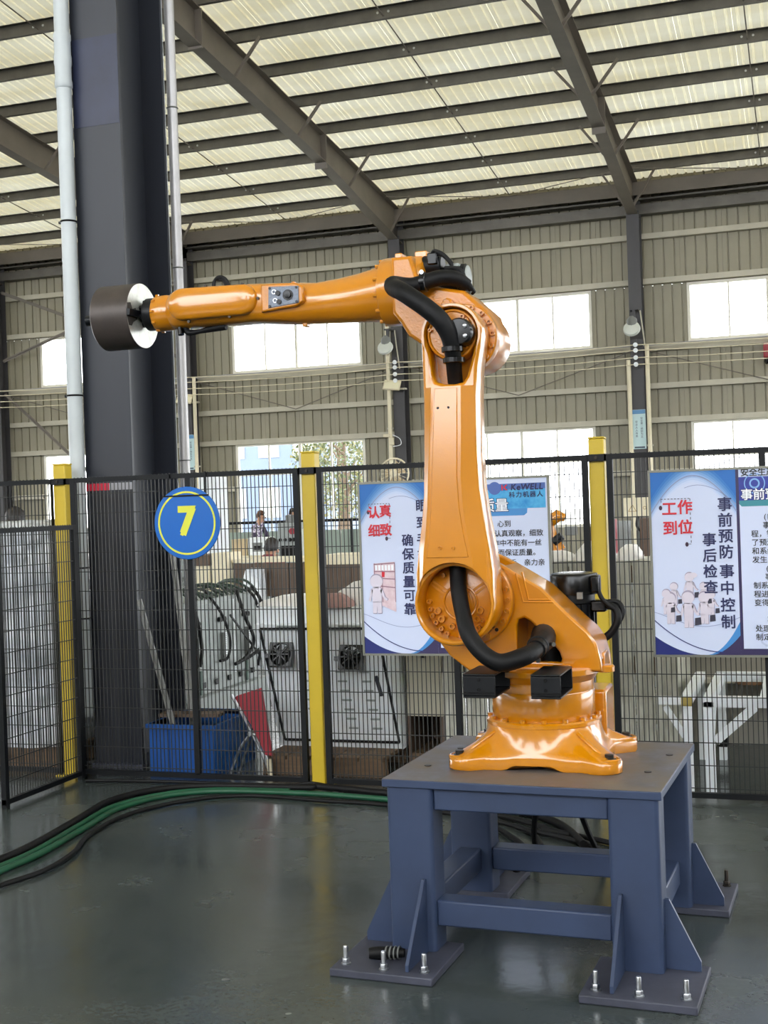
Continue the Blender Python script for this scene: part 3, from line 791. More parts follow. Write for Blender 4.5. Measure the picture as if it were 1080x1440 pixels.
# picture: shelves and a white figure
mb = MB(); fan_poly(mb, [(0.070, 0.29), (0.196, 0.235), (0.196, 0.515), (0.070, 0.507)], YT + 0.0012); mb.build('bookcase_picture', ppink, left, smooth=False)
mb = MB()
for z, d in ((0.502, 0.508), (0.462, 0.460), (0.425, 0.418), (0.385, 0.370)): strip(mb, [(0.072, z), (0.196, d)], 0.006, YT + 0.0008)
for x in (0.075, 0.12, 0.195): strip(mb, [(x, 0.29), (x, 0.508)], 0.004, YT + 0.0008)
mb.build('shelf_lines', mat('shelf_mauve', (150, 112, 128), 0.5), left, smooth=False)
mb = MB()
for k in range(6): fan_poly(mb, [(0.080 + 0.019 * k, 0.468), (0.092 + 0.019 * k, 0.468), (0.092 + 0.019 * k, 0.497), (0.080 + 0.019 * k, 0.497)], YT + 0.0006)
mb.build('book_spines', pwhite, left, smooth=False)
mb = MB(); fan_poly(mb, [(0.118, 0.430), (0.134, 0.430), (0.136, 0.458), (0.118, 0.460)], YT + 0.0004); mb.build('red_books', redink, left, smooth=False)
def figure2d(mb, x, z, s, y, arm=1):
    fan_poly(mb, [(x + 0.30 * s * cos(a * pi / 10), z + 1.45 * s + 0.30 * s * sin(a * pi / 10)) for a in range(20)], y)
    fan_poly(mb, [(x - 0.20 * s, z + 0.5 * s), (x + 0.22 * s, z + 0.5 * s), (x + 0.26 * s, z + 1.1 * s), (x + 0.12 * s, z + 1.2 * s), (x - 0.12 * s, z + 1.2 * s), (x - 0.24 * s, z + 1.1 * s)], y)
    fan_poly(mb, [(x - 0.20 * s, z), (x - 0.02 * s, z), (x + 0.02 * s, z + 0.52 * s), (x - 0.20 * s, z + 0.52 * s)], y)
    fan_poly(mb, [(x + 0.02 * s, z), (x + 0.22 * s, z), (x + 0.22 * s, z + 0.52 * s), (x, z + 0.52 * s)], y)
    strip(mb, [(x + 0.22 * s * arm, z + 1.08 * s), (x + 0.36 * s * arm, z + 0.72 * s), (x + 0.5 * s * arm, z + 0.6 * s)], 0.10 * s, y)
    strip(mb, [(x - 0.22 * s * arm, z + 1.08 * s), (x - 0.34 * s * arm, z + 0.55 * s)], 0.10 * s, y)
mb = MB(); figure2d(mb, 0.086, 0.226, 0.128, YT - 0.0002); mb.build('figure_outline', pgrey2, left, smooth=False)
mb = MB(); figure2d(mb, 0.084, 0.229, 0.122, YT - 0.0006); mb.build('white_figure', mat('poster_figure_white', (214, 206, 220), 0.4), left, smooth=False)
# right half of left board
RX = LW + 0.015
mb = MB(); fan_poly(mb, [(RX, 0.79), (PW - 0.012, 0.79), (PW - 0.012, 0.925), (RX, 0.925)], YT + 0.0024); mb.build('header_band', pcyan, right, smooth=False)
mb = MB(); fan_poly(mb, [(RX, 0.893), (PW - 0.012, 0.893), (PW - 0.012, 0.925), (RX, 0.925)], YT + 0.0021)
for cx, cz, r in ((0.78, 0.902, 0.035), (0.55, 0.87, 0.03)): fan_poly(mb, [(cx + r * cos(a * pi / 12), cz + r * sin(a * pi / 12)) for a in range(24)], YT + 0.0018)
mb.build('header_navy', pband, right, smooth=False)
mb = MB(); fan_poly(mb, [(RX, 0.752), (0.938, 0.752), (0.955, 0.765), (0.957, 0.79), (RX, 0.79)], YT + 0.0024); mb.build('header_tab', pblue[2], right, smooth=False)
mb = MB().text('保证质量', 0.855, 0.805, YT + 0.0013, 0.076, bold=0.004, align='RIGHT'); mb.build('title_outline', ink, right, smooth=False)
mb = MB().text('保证质量', 0.855, 0.805, YT, 0.076, bold=0.0008, align='RIGHT'); mb.build('title', pwhite, right, smooth=False)
mb = MB().text('KeWELL', 1.045, 0.903, YT, 0.046, bold=0.0012, align='RIGHT', shear=0.15, space=1.08).text('科力机器人', 1.045, 0.862, YT, 0.034, bold=0.0006, align='RIGHT', space=1.25)
mb.build('logo_lettering', ink, right, smooth=False)
mb = MB(); fan_poly(mb, [(0.812, 0.888), (0.852, 0.888), (0.852, 0.922), (0.812, 0.922)], YT + 0.001); mb.build('logo_square', pblue[3], right, smooth=False)
mb = MB(); fan_poly(mb, [(0.828, 0.905), (0.842, 0.920), (0.852, 0.920), (0.838, 0.905), (0.852, 0.890), (0.842, 0.890)], YT); fan_poly(mb, [(0.818, 0.890), (0.826, 0.890), (0.826, 0.920), (0.818, 0.920)], YT); mb.build('logo_emblem', redink, right, smooth=False)
for txt, x, z in (('眼到、手到、心到', 0.865, 0.706), ('作时做到认真观察，细致', 1.040, 0.654), ('微，工作中不能有一丝', 1.030, 0.602), ('马虎，从而保证质量。', 1.018, 0.550), ('做到亲自动手，亲力亲', 1.044, 0.495), ('为。', 0.60, 0.443), ('把质量和责任结合', 1.044, 0.392)):
    MB().text(txt, x, z, YT, 0.0385, bold=0.0003, align='RIGHT').build('text_line', blk, right, smooth=False)
# right board
t, left, right, LW = board('poster_board', 'blue and white poster board on the right of the robot, cut by the picture edge', -0.778, 0.768)
dashed_box(left, 0.054, 0.812, 0.202, 0.575)
mb = MB()
for ch, x, z in (('工', 0.102, 0.757), ('作', 0.182, 0.763), ('到', 0.104, 0.656), ('位', 0.182, 0.660)): mb.text(ch, x - 0.006, z, YT, 0.078, bold=0.0017)
mb.build('red_lettering', redink, left, smooth=False)
mb = MB()
for i, ch in enumerate('事前预防'): mb.text(ch, 0.375, 0.772 - 0.0815 * i, YT, 0.075, bold=0.0014)
for i, ch in enumerate('事中控制'): mb.text(ch, 0.375, 0.428 - 0.0865 * i, YT, 0.075, bold=0.0014)
for i, ch in enumerate('事后检查'): mb.text(ch, 0.293, 0.592 - 0.0815 * i, YT, 0.072, bold=0.0014)
mb.build('navy_lettering', ink, left, smooth=False)
mb = MB(); mb2 = MB(); mb3 = MB()
for x, z, s in ((0.185, 0.29, 0.078), (0.105, 0.26, 0.066), (0.255, 0.26, 0.066), (0.065, 0.215, 0.072), (0.29, 0.21, 0.07), (0.085, 0.165, 0.09), (0.175, 0.145, 0.105), (0.255, 0.165, 0.092)):
    yy = YT + 0.0014 - z * -0.002
    figure2d(mb2, x + 0.002, z - 0.002, s * 1.06, YT + 0.001 * (z / 0.3) + 0.0004); figure2d(mb, x, z, s, YT + 0.001 * (z / 0.3) + 0.0002)
    fan_poly(mb3, [(x + 0.30 * s, z + 0.10 * s), (x + 0.62 * s, z + 0.14 * s), (x + 0.60 * s, z + 0.5 * s), (x + 0.32 * s, z + 0.46 * s)], YT + 0.001 * (z / 0.3))
fan_poly(mb, [(0.205 + 0.022 * cos(a * pi / 8), 0.415 + 0.014 * sin(a * pi / 8)) for a in range(16)], YT)
mb2.build('figure_outline', pgrey2, left, smooth=False); mb.build('white_figures', mat('poster_figure_white', (214, 206, 220), 0.4), left, smooth=False); mb3.build('briefcases', pcase, left, smooth=False)
RX = LW + 0.015
mb = MB(); fan_poly(mb, [(RX, 0.792), (PW - 0.012, 0.792), (PW - 0.012, 0.912), (RX, 0.912)], YT + 0.0024); mb.build('header_band', mat('poster_royal_blue', (52, 66, 170), 0.32, col2=(40, 50, 130), vscale=20), right, smooth=False)
mb = MB(); fan_poly(mb, [(RX, 0.775), (RX + 0.012, 0.762), (PW - 0.2, 0.762), (PW - 0.18, 0.792), (RX, 0.792)], YT + 0.0024); mb.build('header_tab', mat('poster_teal', (58, 136, 150), 0.32), right, smooth=False)
mb = MB().plate(circle(0.525, 0.878, 0.026, 24), [circle(0.525, 0.878, 0.018, 24)], YT + 0.0014, YT + 0.0022); mb.plate(circle(0.525, 0.878, 0.052, 24), [circle(0.525, 0.878, 0.047, 24)], YT + 0.0014, YT + 0.0022); mb.build('gear_print', pblue[1], right, smooth=False)
mb = MB().text('事前预防', RX + 0.008, 0.818, YT + 0.0012, 0.060, bold=0.0034, align='LEFT'); mb.build('title_outline', ink, right, smooth=False)
mb = MB().text('事前预防', RX + 0.008, 0.818, YT, 0.060, bold=0.0010, align='LEFT'); mb.build('title', pwhite, right, smooth=False)
MB().text('安全生产·', RX + 0.010, 0.932, YT, 0.042, bold=0.0008, align='LEFT').build('text_line', blk, right, smooth=False)
rows = [('(1)', 2.9), ('事前预', 2.6), ('程，针对', 0), ('了预测和', 0), ('和系统的', 0), ('发生，尽', 0), ('(2)', 2.9), ('事中控', 2.6), ('制系统和', 0), ('程进行全', 0), ('变得更加', 0), ('(3)', 2.9), ('事后检', 2.6), ('处理方案', 0), ('制定更好', 0)]
for i, (txt, ind) in enumerate(rows):
    MB().text(txt, RX + 0.052 + 0.0225 * ind + 0.0006 * i, 0.706 - 0.0438 * i, YT, 0.0375, bold=0.0003, align='LEFT').build('text_line', blk, right, smooth=False)
mb = MB().plate(circle(0.57, 0.09, 0.045, 10), [circle(0.57, 0.09, 0.034, 24)], YT + 0.002, YT + 0.0025); mb.build('gear_watermark', mat('poster_pale_grey_blue', (184, 194, 222), 0.4), right, smooth=False)
# ---------------------------------------------------------------- pedestal
PD = thing('robot_pedestal', 'slate blue welded steel pedestal bolted to the floor under the orange robot', 'pedestal', (-0.955, 4.64, 0), -0.042)
MB().box(-0.49, 0.49, -0.425, 0.425, 0.602, 0.63).build('top_plate', [M['blue_steel']], PD, bevel=0.003)
MB().box(-0.488, 0.488, -0.423, 0.423, 0.630, 0.6312).build('worn_top_surface', M['table_top'], PD, smooth=False)
def leg_mesh():
    mb = MB(); a, b, r = 0.085, 0.0625, 0.016
    ring = []
    for cx, cy, a0 in ((a - r, b - r, 0), (-a + r, b - r, 90), (-a + r, -b + r, 180), (a - r, -b + r, 270)):
        for k in range(5):
            t = radians(a0 + 22.5 * k); ring.append((cx + r * cos(t), cy + r * sin(t)))
    mb.loft([[Vector((x, y, 0.028)) for x, y in ring], [Vector((x, y, 0.602)) for x, y in ring]])
    return mb.mesh('leg', M['blue_steel'])
_lg = leg_mesh()
LEGP = [(-0.393, -0.352), (0.393, -0.352), (-0.393, 0.352), (0.393, 0.352)]
def bolt(mb, x, y, z):
    mb.lathe([(0.017, 0), (0.017, 0.004)], (x, y, z), 'Z', 12)
    mb.lathe([(0.0125, 0.004), (0.0135, 0.006), (0.0135, 0.018), (0.0125, 0.020)], (x, y, z), 'Z', 6)
    mb.lathe([(0.0085, 0.020), (0.0085, 0.060), (0.007, 0.063)], (x, y, z), 'Z', 10)
for (x, y) in LEGP:
    sx, sy = (1 if x > 0 else -1), (1 if y > 0 else -1)
    lg = inst('leg', _lg, PD, (x, y, 0))
    px0, px1 = sorted((sx * 0.245, sx * 0.615)); py0, py1 = sorted((sy * 0.295, sy * 0.655))
    fp = MB().box(px0 - x, px1 - x, py0 - y, py1 - y, 0, 0.027).build('foot_plate', M['base_plate'], lg, bevel=0.004)
    # gussets: one towards the front or back, one sideways
    gx = sx * 0.345 - x
    g = MB(); yb = sy * 0.415 - y; yo = sy * 0.62 - y
    g.add([(gx - 0.006, yb, 0.028), (gx - 0.006, yo, 0.028), (gx - 0.006, yo, 0.05), (gx - 0.006, yb + sy * 0.015, 0.285), (gx - 0.006, yb, 0.285),
           (gx + 0.006, yb, 0.028), (gx + 0.006, yo, 0.028), (gx + 0.006, yo, 0.05), (gx + 0.006, yb + sy * 0.015, 0.285), (gx + 0.006, yb, 0.285)],
          [(0, 1, 2, 3, 4), (9, 8, 7, 6, 5), (0, 5, 6, 1), (1, 6, 7, 2), (2, 7, 8, 3), (3, 8, 9, 4), (4, 9, 5, 0)])
    g.build('gusset', M['blue_steel'], lg, smooth=False)
    g = MB(); xb = sx * 0.478 - x; xo = sx * 0.592 - x; gy = sy * 0.352 - y
    g.add([(xb, gy - 0.006, 0.028), (xo, gy - 0.006, 0.028), (xo, gy - 0.006, 0.06), (xb + sx * 0.015, gy - 0.006, 0.26), (xb, gy - 0.006, 0.26),
           (xb, gy + 0.006, 0.028), (xo, gy + 0.006, 0.028), (xo, gy + 0.006, 0.06), (xb + sx * 0.015, gy + 0.006, 0.26), (xb, gy + 0.006, 0.26)],
          [(0, 1, 2, 3, 4), (9, 8, 7, 6, 5), (0, 5, 6, 1), (1, 6, 7, 2), (2, 7, 8, 3), (3, 8, 9, 4), (4, 9, 5, 0)])
    g.build('gusset', M['blue_steel'], lg, smooth=False)
    spots = [(sx * 0.29, sy * 0.60), (sx * 0.43, sy * 0.615), (sx * 0.575, sy * 0.60), (sx * 0.585, sy * 0.32)]
    if sy < 0: spots = spots[:3]
    else: spots = [(sx * 0.575, sy * 0.61), (sx * 0.29, sy * 0.60)]
    for bx, by in spots:
        b_ = MB(); bolt(b_, bx - x, by - y, 0.027)
        b_.build('anchor_bolt', M['chrome'] if sy < 0 else M['dark_bolt'], lg)
for nm, z0, z1 in (('upper_rail', 0.522, 0.602), ('lower_rail', 0.115, 0.205)):
    for sy in (-1, 1):
        MB().box(-0.308, 0.308, sy * 0.352 - 0.045, sy * 0.352 + 0.045, z0, z1).build(nm, M['blue_steel'], PD, bevel=0.006)
    for sx in (-1, 1):
        MB().box(sx * 0.393 - 0.045, sx * 0.393 + 0.045, -0.29, 0.29, z0, z1).build(nm, M['blue_steel'], PD, bevel=0.006)
for (x, y) in ((-0.40, -0.18), (0.40, -0.13), (0.43, 0.18), (-0.38, 0.16)):
    MB().lathe([(0.013, 0.631), (0.013, 0.634)], (x, y, 0), 'Z', 12).build('plug_hole', M['dark_bolt'], PD)
t = tag(MB().tube([(-1.49, 4.12, 0.05), (-1.46, 4.13, 0.05), (-1.41, 4.145, 0.05), (-1.37, 4.15, 0.05)], [0.018, 0.022, 0.020, 0.014], 14, smooth=4).build('plug_connector', M['black']), 'black cable connector lying on the front left foot plate', 'connector')
o = MB()
for k in range(4): o.torus((-1.43 + 0.014 * k, 4.138 + 0.003 * k, 0.05), 0.021, 0.003, 'X', 16, 6)
o.build('ring', M['grey'], t)

# ---------------------------------------------------------------- robot
RB = thing('industrial_robot', 'large orange six axis robot arm stretched to the left on the blue pedestal', 'robot', (-0.96, 4.67, 0.6313))
OR, ORR = M['orange'], M['orange_rough']
# base casting: foot outline blends into a round collar
def base_ring(t, z, lift=0.0, n=96):
    """t 0 = four footed outline, 1 = circle"""
    pts = []
    A, B = 0.292, 0.258
    for k in range(n):
        a = 2 * pi * k / n
        c, s = cos(a), sin(a)
        # four corner lobes as union of circles joined by a slightly waisted box
        best = min(0.245 / max(abs(c), 1e-6), 0.232 / max(abs(s), 1e-6))
        best = min(best, 0.42)
        for fx, fy in ((1, 1), (-1, 1), (1, -1), (-1, -1)):
            cx, cy, r = fx * 0.250, fy * 0.198, 0.066
            bq = c * cx + s * cy; disc = bq * bq - (cx * cx + cy * cy - r * r)
            if disc > 0: best = max(best, bq + math.sqrt(disc)) if bq > 0 else best
        bx = best
        circ = 0.212
        R_ = bx * (1 - t) + circ * t
        corner = max(0.0, (abs(c * s) * 2 - 0.55) / 0.45)
        zz = z + lift * (1 - min(1, corner * 2.2)) if lift else z
        pts.append(Vector((R_ * c, R_ * s, zz)))
    return pts
mb = MB()
mb.loft([base_ring(0.03, 0.0, 0.018), base_ring(0.0, 0.004, 0.018), base_ring(0.0, 0.036, 0.006), base_ring(0.05, 0.046, 0.004), base_ring(0.33, 0.062), base_ring(0.62, 0.084), base_ring(0.82, 0.106), base_ring(0.95, 0.126), base_ring(1.0, 0.138), base_ring(1.03, 0.146)])
base = mb.build('base_casting', OR, RB, angle=50)
for fx, fy in ((1, 1), (-1, 1), (1, -1), (-1, -1)):
    # counterbore pad and bolt
    q = MB().lathe([(0.040, 0.036), (0.040, 0.050), (0.037, 0.053), (0.030, 0.053), (0.028, 0.049)], (fx * 0.272, fy * 0.216, 0), 'Z', 24, False, True)
    pad = q.build('bolt_pad', OR, base)
    MB().lathe([(0.024, 0.047), (0.024, 0.052), (0.016, 0.052), (0.016, 0.066), (0.010, 0.066)], (fx * 0.272, fy * 0.216, 0), 'Z', 12).build('foot_bolt', M['dark_bolt'], base)
# ribs down to the feet
for fx, fy in ((1, -1), (-1, -1)):
    MB().bar((fx * 0.15, fy * 0.155, 0.128), (fx * 0.25, fy * 0.205, 0.052), 0.018, 0.016).build('rib', OR, base, bevel=0.006)
MB().lathe([(0.205, 0.140), (0.214, 0.146), (0.214, 0.158), (0.208, 0.164), (0.192, 0.165)], (0, 0, 0), 'Z', 56).build('collar', OR, RB)
mb = MB()
for k in range(16):
    a = 2 * pi * (k + 0.5) / 16
    mb.lathe([(0.010, 0.164), (0.010, 0.175), (0.005, 0.176)], (0.2 * cos(a), 0.2 * sin(a), 0), 'Z', 8)
o = mb.build('collar_bolts', OR, RB); o['kind'] = 'stuff'
MB().lathe([(0.186, 0.160), (0.188, 0.176), (0.1915, 0.182), (0.1915, 0.262), (0.189, 0.266), (0.1905, 0.270), (0.1905, 0.302), (0.196, 0.306), (0.205, 0.322), (0.216, 0.330), (0.216, 0.348), (0.205, 0.352)], (0, 0, 0), 'Z', 64).build('turret', OR, RB)
# rear connector box
MB().box(0.135, 0.218, 0.10, 0.30, 0.02, 0.245).build('connector_box', OR, RB, bevel=0.012)
# swivel frame (carousel): two cheeks and sloping deck
outl = [(-0.262, 0.338), (-0.335, 0.395), (-0.392, 0.470), (-0.402, 0.56)] + circle(-0.245, 0.60, 0.175, 14, radians(170), radians(62)) + [(-0.115, 0.728), (0.022, 0.645), (0.130, 0.537), (0.190, 0.482), (0.218, 0.440), (0.232, 0.380), (0.236, 0.340)]
hole = [(-0.074, 0.376), (-0.074, 0.510), (-0.066, 0.530), (-0.044, 0.536), (-0.020, 0.522), (0.052, 0.447), (0.082, 0.410), (0.090, 0.384), (0.086, 0.372)]
cheek = MB().plate(outl, [hole], -0.085, -0.045, bev=0.008).build('front_cheek', OR, RB, angle=50)
for p_, q_ in (((-0.070, 0.700), (-0.046, 0.594)), ((-0.046, 0.594), (0.066, 0.592)), ((-0.046, 0.705), (-0.026, 0.602)), ((-0.026, 0.602), (0.052, 0.602))):
    MB().tube([(p_[0], -0.085, p_[1]), (q_[0], -0.085, q_[1])], 0.0035, 8).build('raised_rib', OR, cheek)
outl2 = [p for p in outl]
MB().plate(outl2, [], 0.12, 0.16, bev=0.008).build('rear_cheek', OR, RB, angle=50)
mb = MB()
deck = [(-0.115, 0.7285), (0.022, 0.6455), (0.130, 0.5375), (0.190, 0.4825), (0.218, 0.4405), (0.2325, 0.380)]
inner_ = []
for i, (x, z) in enumerate(deck):
    a_, b_ = deck[max(i - 1, 0)], deck[min(i + 1, len(deck) - 1)]
    d = Vector((b_[0] - a_[0], b_[1] - a_[1])).normalized(); inner_.append((x + d.y * 0.022, z - d.x * 0.022))
mb.plate(deck + inner_[::-1], [], -0.060, 0.135)
mb.box(-0.26, 0.232, -0.05, 0.14, 0.338, 0.360)
mb.box(-0.09, -0.075, -0.05, 0.13, 0.36, 0.53)
mb.build('deck', OR, RB)
MB().lathe([(0.05, 0.362), (0.05, 0.50), (0.03, 0.51)], (0.03, 0.06, 0), 'Z', 20).build('inner_motor', M['black_metal'], RB)
MB().lathe([(0.02, 0), (0.035, 0.004), (0.036, 0.022), (0.03, 0.028)], (0.238, -0.03, 0.330), 'Z', 20).build('stop_lug', OR, RB)
MB().box(0.19, 0.236, -0.02, 0.10, 0.345, 0.40).build('stop_block', OR, RB, bevel=0.006)
# black fork pockets in front
for x0, x1 in ((-0.198, -0.082), (0.042, 0.146)):
    mb = MB(); zc0, zc1, y0, y1, w = 0.288, 0.372, -0.415, -0.185, 0.007
    mb.box(x0, x1, y0, y1, zc0, zc0 + w).box(x0, x1, y0, y1, zc1 - w, zc1).box(x0, x1, y0, y0 + w, zc0 + w, zc1 - w).box(x0, x1, y1 - w, y1, zc0 + w, zc1 - w)
    fp = mb.build('fork_pocket', M['black_metal'], RB, bevel=0.003)
    MB().box(x0 + 0.002, x1 - 0.002, y0 - 0.001, y0, zc0 + 0.012, zc0 + 0.022).cyl(((x0 + x1) / 2, y0, zc1 - 0.02), ((x0 + x1) / 2, y0 - 0.004, zc1 - 0.02), 0.006, 8).cyl(((x0 + x1) / 2, y0, zc0 + 0.03), ((x0 + x1) / 2, y0 - 0.004, zc0 + 0.03), 0.006, 8).build('seam_and_bolts', M['black_gloss'], fp)
    MB().box(x0 + 0.02, x1 - 0.02, -0.185, -0.10, 0.335, 0.365).build('pocket_bracket', OR, fp)
# axis 1 motor
mo = MB().lathe([(0.080, 0.352), (0.080, 0.41), (0.072, 0.415), (0.072, 0.56), (0.078, 0.565), (0.078, 0.60)], (0.088, 0.24, 0), 'Z', 28).build('base_motor', M['black_metal'], RB)
MB().lathe([(0.092, 0.598), (0.094, 0.604), (0.094, 0.668), (0.088, 0.678), (0.06, 0.682)], (0.088, 0.24, 0), 'Z', 32).build('motor_cap', M['black_gloss'], mo)
for k in range(10):
    a = pi + pi * k / 9
    MB().box(-0.003, 0.003, -0.084, -0.070, 0.42, 0.56).build('cooling_fin', M['black_metal'], mo, (0.088, 0.24, 0), (0, 0, a - pi / 2 - pi))
MB().box(0.115, 0.135, 0.135, 0.155, 0.585, 0.61).build('rating_plate', M['grey'], mo); MB().box(0.118, 0.135, 0.145, 0.16, 0.475, 0.498).build('rating_plate', M['grey'], mo)
MB().box(0.155, 0.215, 0.19, 0.27, 0.53, 0.575).build('connector', M['black_gloss'], mo, bevel=0.008)
MB().box(0.16, 0.192, 0.17, 0.25, 0.605, 0.672).build('brake_connector', M['black_gloss'], mo, bevel=0.008)
for k, (pts, r) in enumerate((([(0.185, 0.2, 0.66), (0.19, 0.19, 0.61), (0.21, 0.19, 0.57), (0.245, 0.2, 0.54)], 0.009), ([(0.205, 0.21, 0.556), (0.245, 0.21, 0.545), (0.258, 0.2, 0.505), (0.235, 0.2, 0.455), (0.195, 0.2, 0.425), (0.17, 0.2, 0.43)], 0.015), ([(0.205, 0.23, 0.565), (0.255, 0.23, 0.565), (0.275, 0.22, 0.53), (0.26, 0.21, 0.49), (0.225, 0.2, 0.44)], 0.010))):
    MB().tube(pts, r, 10, smooth=6).build('motor_cable', M['black'], mo)

# lower arm
TY = lambda v: (v.x, v.y - (0.030 * max(0, (1.40 - v.z)) if v.y < -0.25 else 0), v.z)
AC = (-0.246, 0.606)
top_arc = circle(-0.230, 1.572, 0.113, 22, radians(-8), radians(188))
left_edge = [(-0.341, 1.50), (-0.340, 1.349), (-0.344, 1.145), (-0.350, 1.0), (-0.360, 0.90), (-0.375, 0.80), (-0.386, 0.72)]
arc = circle(AC[0], AC[1], 0.149, 22, radians(160), radians(372))
right_edge = [(-0.101, 0.72), (-0.110, 0.80), (-0.130, 0.92), (-0.142, 1.02), (-0.147, 1.14), (-0.143, 1.349), (-0.137, 1.45), (-0.124, 1.520)]
notch = circle(-0.230, 1.572, 0.097, 26, radians(-28), radians(208)) + [(-0.306, 1.48), (-0.302, 1.43), (-0.290, 1.405), (-0.262, 1.395), (-0.222, 1.393), (-0.192, 1.398), (-0.176, 1.42), (-0.160, 1.47)]
la = MB().plate(left_edge + arc + right_edge + top_arc, [circle(AC[0], AC[1] + 0.004, 0.132, 40), notch], -0.296, -0.175, bev=0.012, warp=TY).build('lower_arm', OR, RB, angle=45)
# closed back of the upper recess and web plate
MB().plate(circle(-0.230, 1.572, 0.100, 30, radians(-35), radians(215)) + [(-0.315, 1.37), (-0.155, 1.37)], [], -0.215, -0.178).build('recess_floor', ORR, la)
def lerp(tab, z):
    tab = sorted(tab)
    for (za, xa), (zb, xb) in zip(tab[:-1], tab[1:]):
        if za <= z <= zb: return xa + (xb - xa) * (z - za) / (zb - za)
    return tab[0][1] if z < tab[0][0] else tab[-1][1]
XLt = [(z, x) for x, z in left_edge]; XRt = [(z, x) for x, z in right_edge]
PLt = [(0.76, -0.352), (0.85, -0.338), (0.95, -0.328), (1.06, -0.322), (1.20, -0.314), (1.39, -0.303)]
PRt = [(0.76, -0.166), (0.85, -0.184), (0.95, -0.198), (1.06, -0.203), (1.20, -0.198), (1.39, -0.194)]
def shaft(zs, grow, dy, inner=False):
    rings = []
    for z in zs:
        yb = -0.293 - 0.030 * (1.40 - z); yp = yb - 0.024
        if inner:
            xl, xr = lerp(PLt, z) + 0.010, lerp(PRt, z) - 0.010; yp -= dy
            rings.append([Vector((xl, yp + 0.010, z)), Vector((xr, yp + 0.010, z)), Vector((xr - 0.004, yp, z)), Vector((xl + 0.004, yp, z))])
        else:
            xl, xr = lerp(XLt, z) + 0.004, lerp(XRt, z) - 0.004
            pl_, pr_ = lerp(PLt, z), lerp(PRt, z)
            row = [(xl, yb + 0.012), (xr, yb + 0.012), (xr, yb)] + [(pr_ + (pl_ - pr_) * k / 10, yp) for k in range(11)] + [(xl, yb)]
            zz = lambda x: z if z > 0.76 else AC[1] + 0.004 + math.sqrt(max(0.0, 0.147 ** 2 - (x - AC[0]) ** 2))
            rings.append([Vector((x, y, zz(x))) for x, y in row])
    return rings
ZS = [0.755, 0.80, 0.85, 0.90, 0.95, 1.0, 1.06, 1.13, 1.20, 1.28, 1.384]
rg_ = shaft(ZS, 0, 0); mb = MB().loft(rg_, False); nr_ = len(rg_[0]); mb.f = [f for f in mb.f if not ({i % nr_ for i in f} == {0, 1})]; mb.mi = [0] * len(mb.f); mb.poly(rg_[-1]); mb.build('front_face', OR, la, angle=12, bevel=0.003)
mb = MB().loft(shaft([0.775] + ZS[1:-1] + [1.378], 0, 0.004, True)); mb.build('front_panel', OR, la, angle=12, bevel=0.0015)
def socket(mb, x, y, z, r=0.010, h=0.010):
    h *= 1.5
    mb.lathe([(r, 0.0), (r, -h), (r * 0.55, -h), (r * 0.55, -h * 0.4)], (x, y, z), 'Y', 12, False, True)
for x, z in ((-0.285, 0.81), (-0.236, 0.808)):
    b_ = MB(); socket(b_, x, -0.3385, z, 0.007, 0.004); b_.build('panel_screw', OR, la)
for x, z in ((-0.279, 1.308), (-0.240, 1.308)):
    MB().cyl((x, -0.322, z), (x, -0.3245, z), 0.0045, 10).build('threaded_hole', M['black_gloss'], la)
# joint 2 inside the arm: recessed disc with ribs and bolts
j2 = MB().lathe([(0.136, -0.14), (0.136, -0.222), (0.128, -0.228)], (AC[0], 0, AC[1]), 'Y', 48).build('shoulder_disc', ORR, RB)
MB().torus((AC[0], -0.228, AC[1]), 0.062, 0.005, 'Y', 36, 8).build('centre_ring', ORR, j2)
MB().lathe([(0.048, -0.228), (0.048, -0.233), (0.04, -0.235)], (AC[0], 0, AC[1]), 'Y', 32).build('centre_cover', ORR, j2)
for a in (35, 145, 270):
    p0 = (AC[0] + 0.064 * cos(radians(a)), -0.229, AC[1] + 0.064 * sin(radians(a))); p1 = (AC[0] + 0.128 * cos(radians(a)), -0.229, AC[1] + 0.128 * sin(radians(a)))
    for s in (-1, 1):
        n = Vector((-sin(radians(a)), 0, cos(radians(a)))) * 0.007 * s
        MB().bar(Vector(p0) + n, Vector(p1) + n, 0.005, 0.008).build('rib', ORR, j2)
for x, z, r in ((-0.361, 0.611, .009), (-0.357, 0.583, .009), (-0.350, 0.559, .009), (-0.337, 0.535, .009), (-0.318, 0.512, .009), (-0.297, 0.494, .009), (-0.330, 0.577, .013), (-0.316, 0.547, .013), (-0.278, 0.520, .012), (-0.171, 0.577, .013), (-0.184, 0.547, .013), (-0.165, 0.540, .007), (-0.179, 0.515, .009), (-0.237, 0.704, .013), (-0.305, 0.706, .009)):
    b_ = MB(); socket(b_, x, -0.2275, z, r, 0.011); b_.build('socket_bolt', ORR, j2)
rg = MB().lathe([(0.168, -0.090), (0.171, -0.094), (0.171, -0.128), (0.166, -0.134), (0.140, -0.136), (0.138, -0.178)], (AC[0], 0, AC[1]), 'Y', 56).build('shoulder_flange', ORR, RB)
for k in range(18):
    a = radians(-75 + 150 * k / 10 if k < 11 else 100 + 22 * (k - 11))
    x, z = AC[0] + 0.154 * cos(a), AC[1] + 0.154 * sin(a)
    if k in (2, 9):
        MB().cyl((x, -0.134, z), (x, -0.137, z), 0.007, 10).build('oil_hole', M['dark_bolt'], rg)
    else:
        b_ = MB(); socket(b_, x, -0.134, z, 0.010, 0.010); b_.build('socket_bolt', ORR, rg)

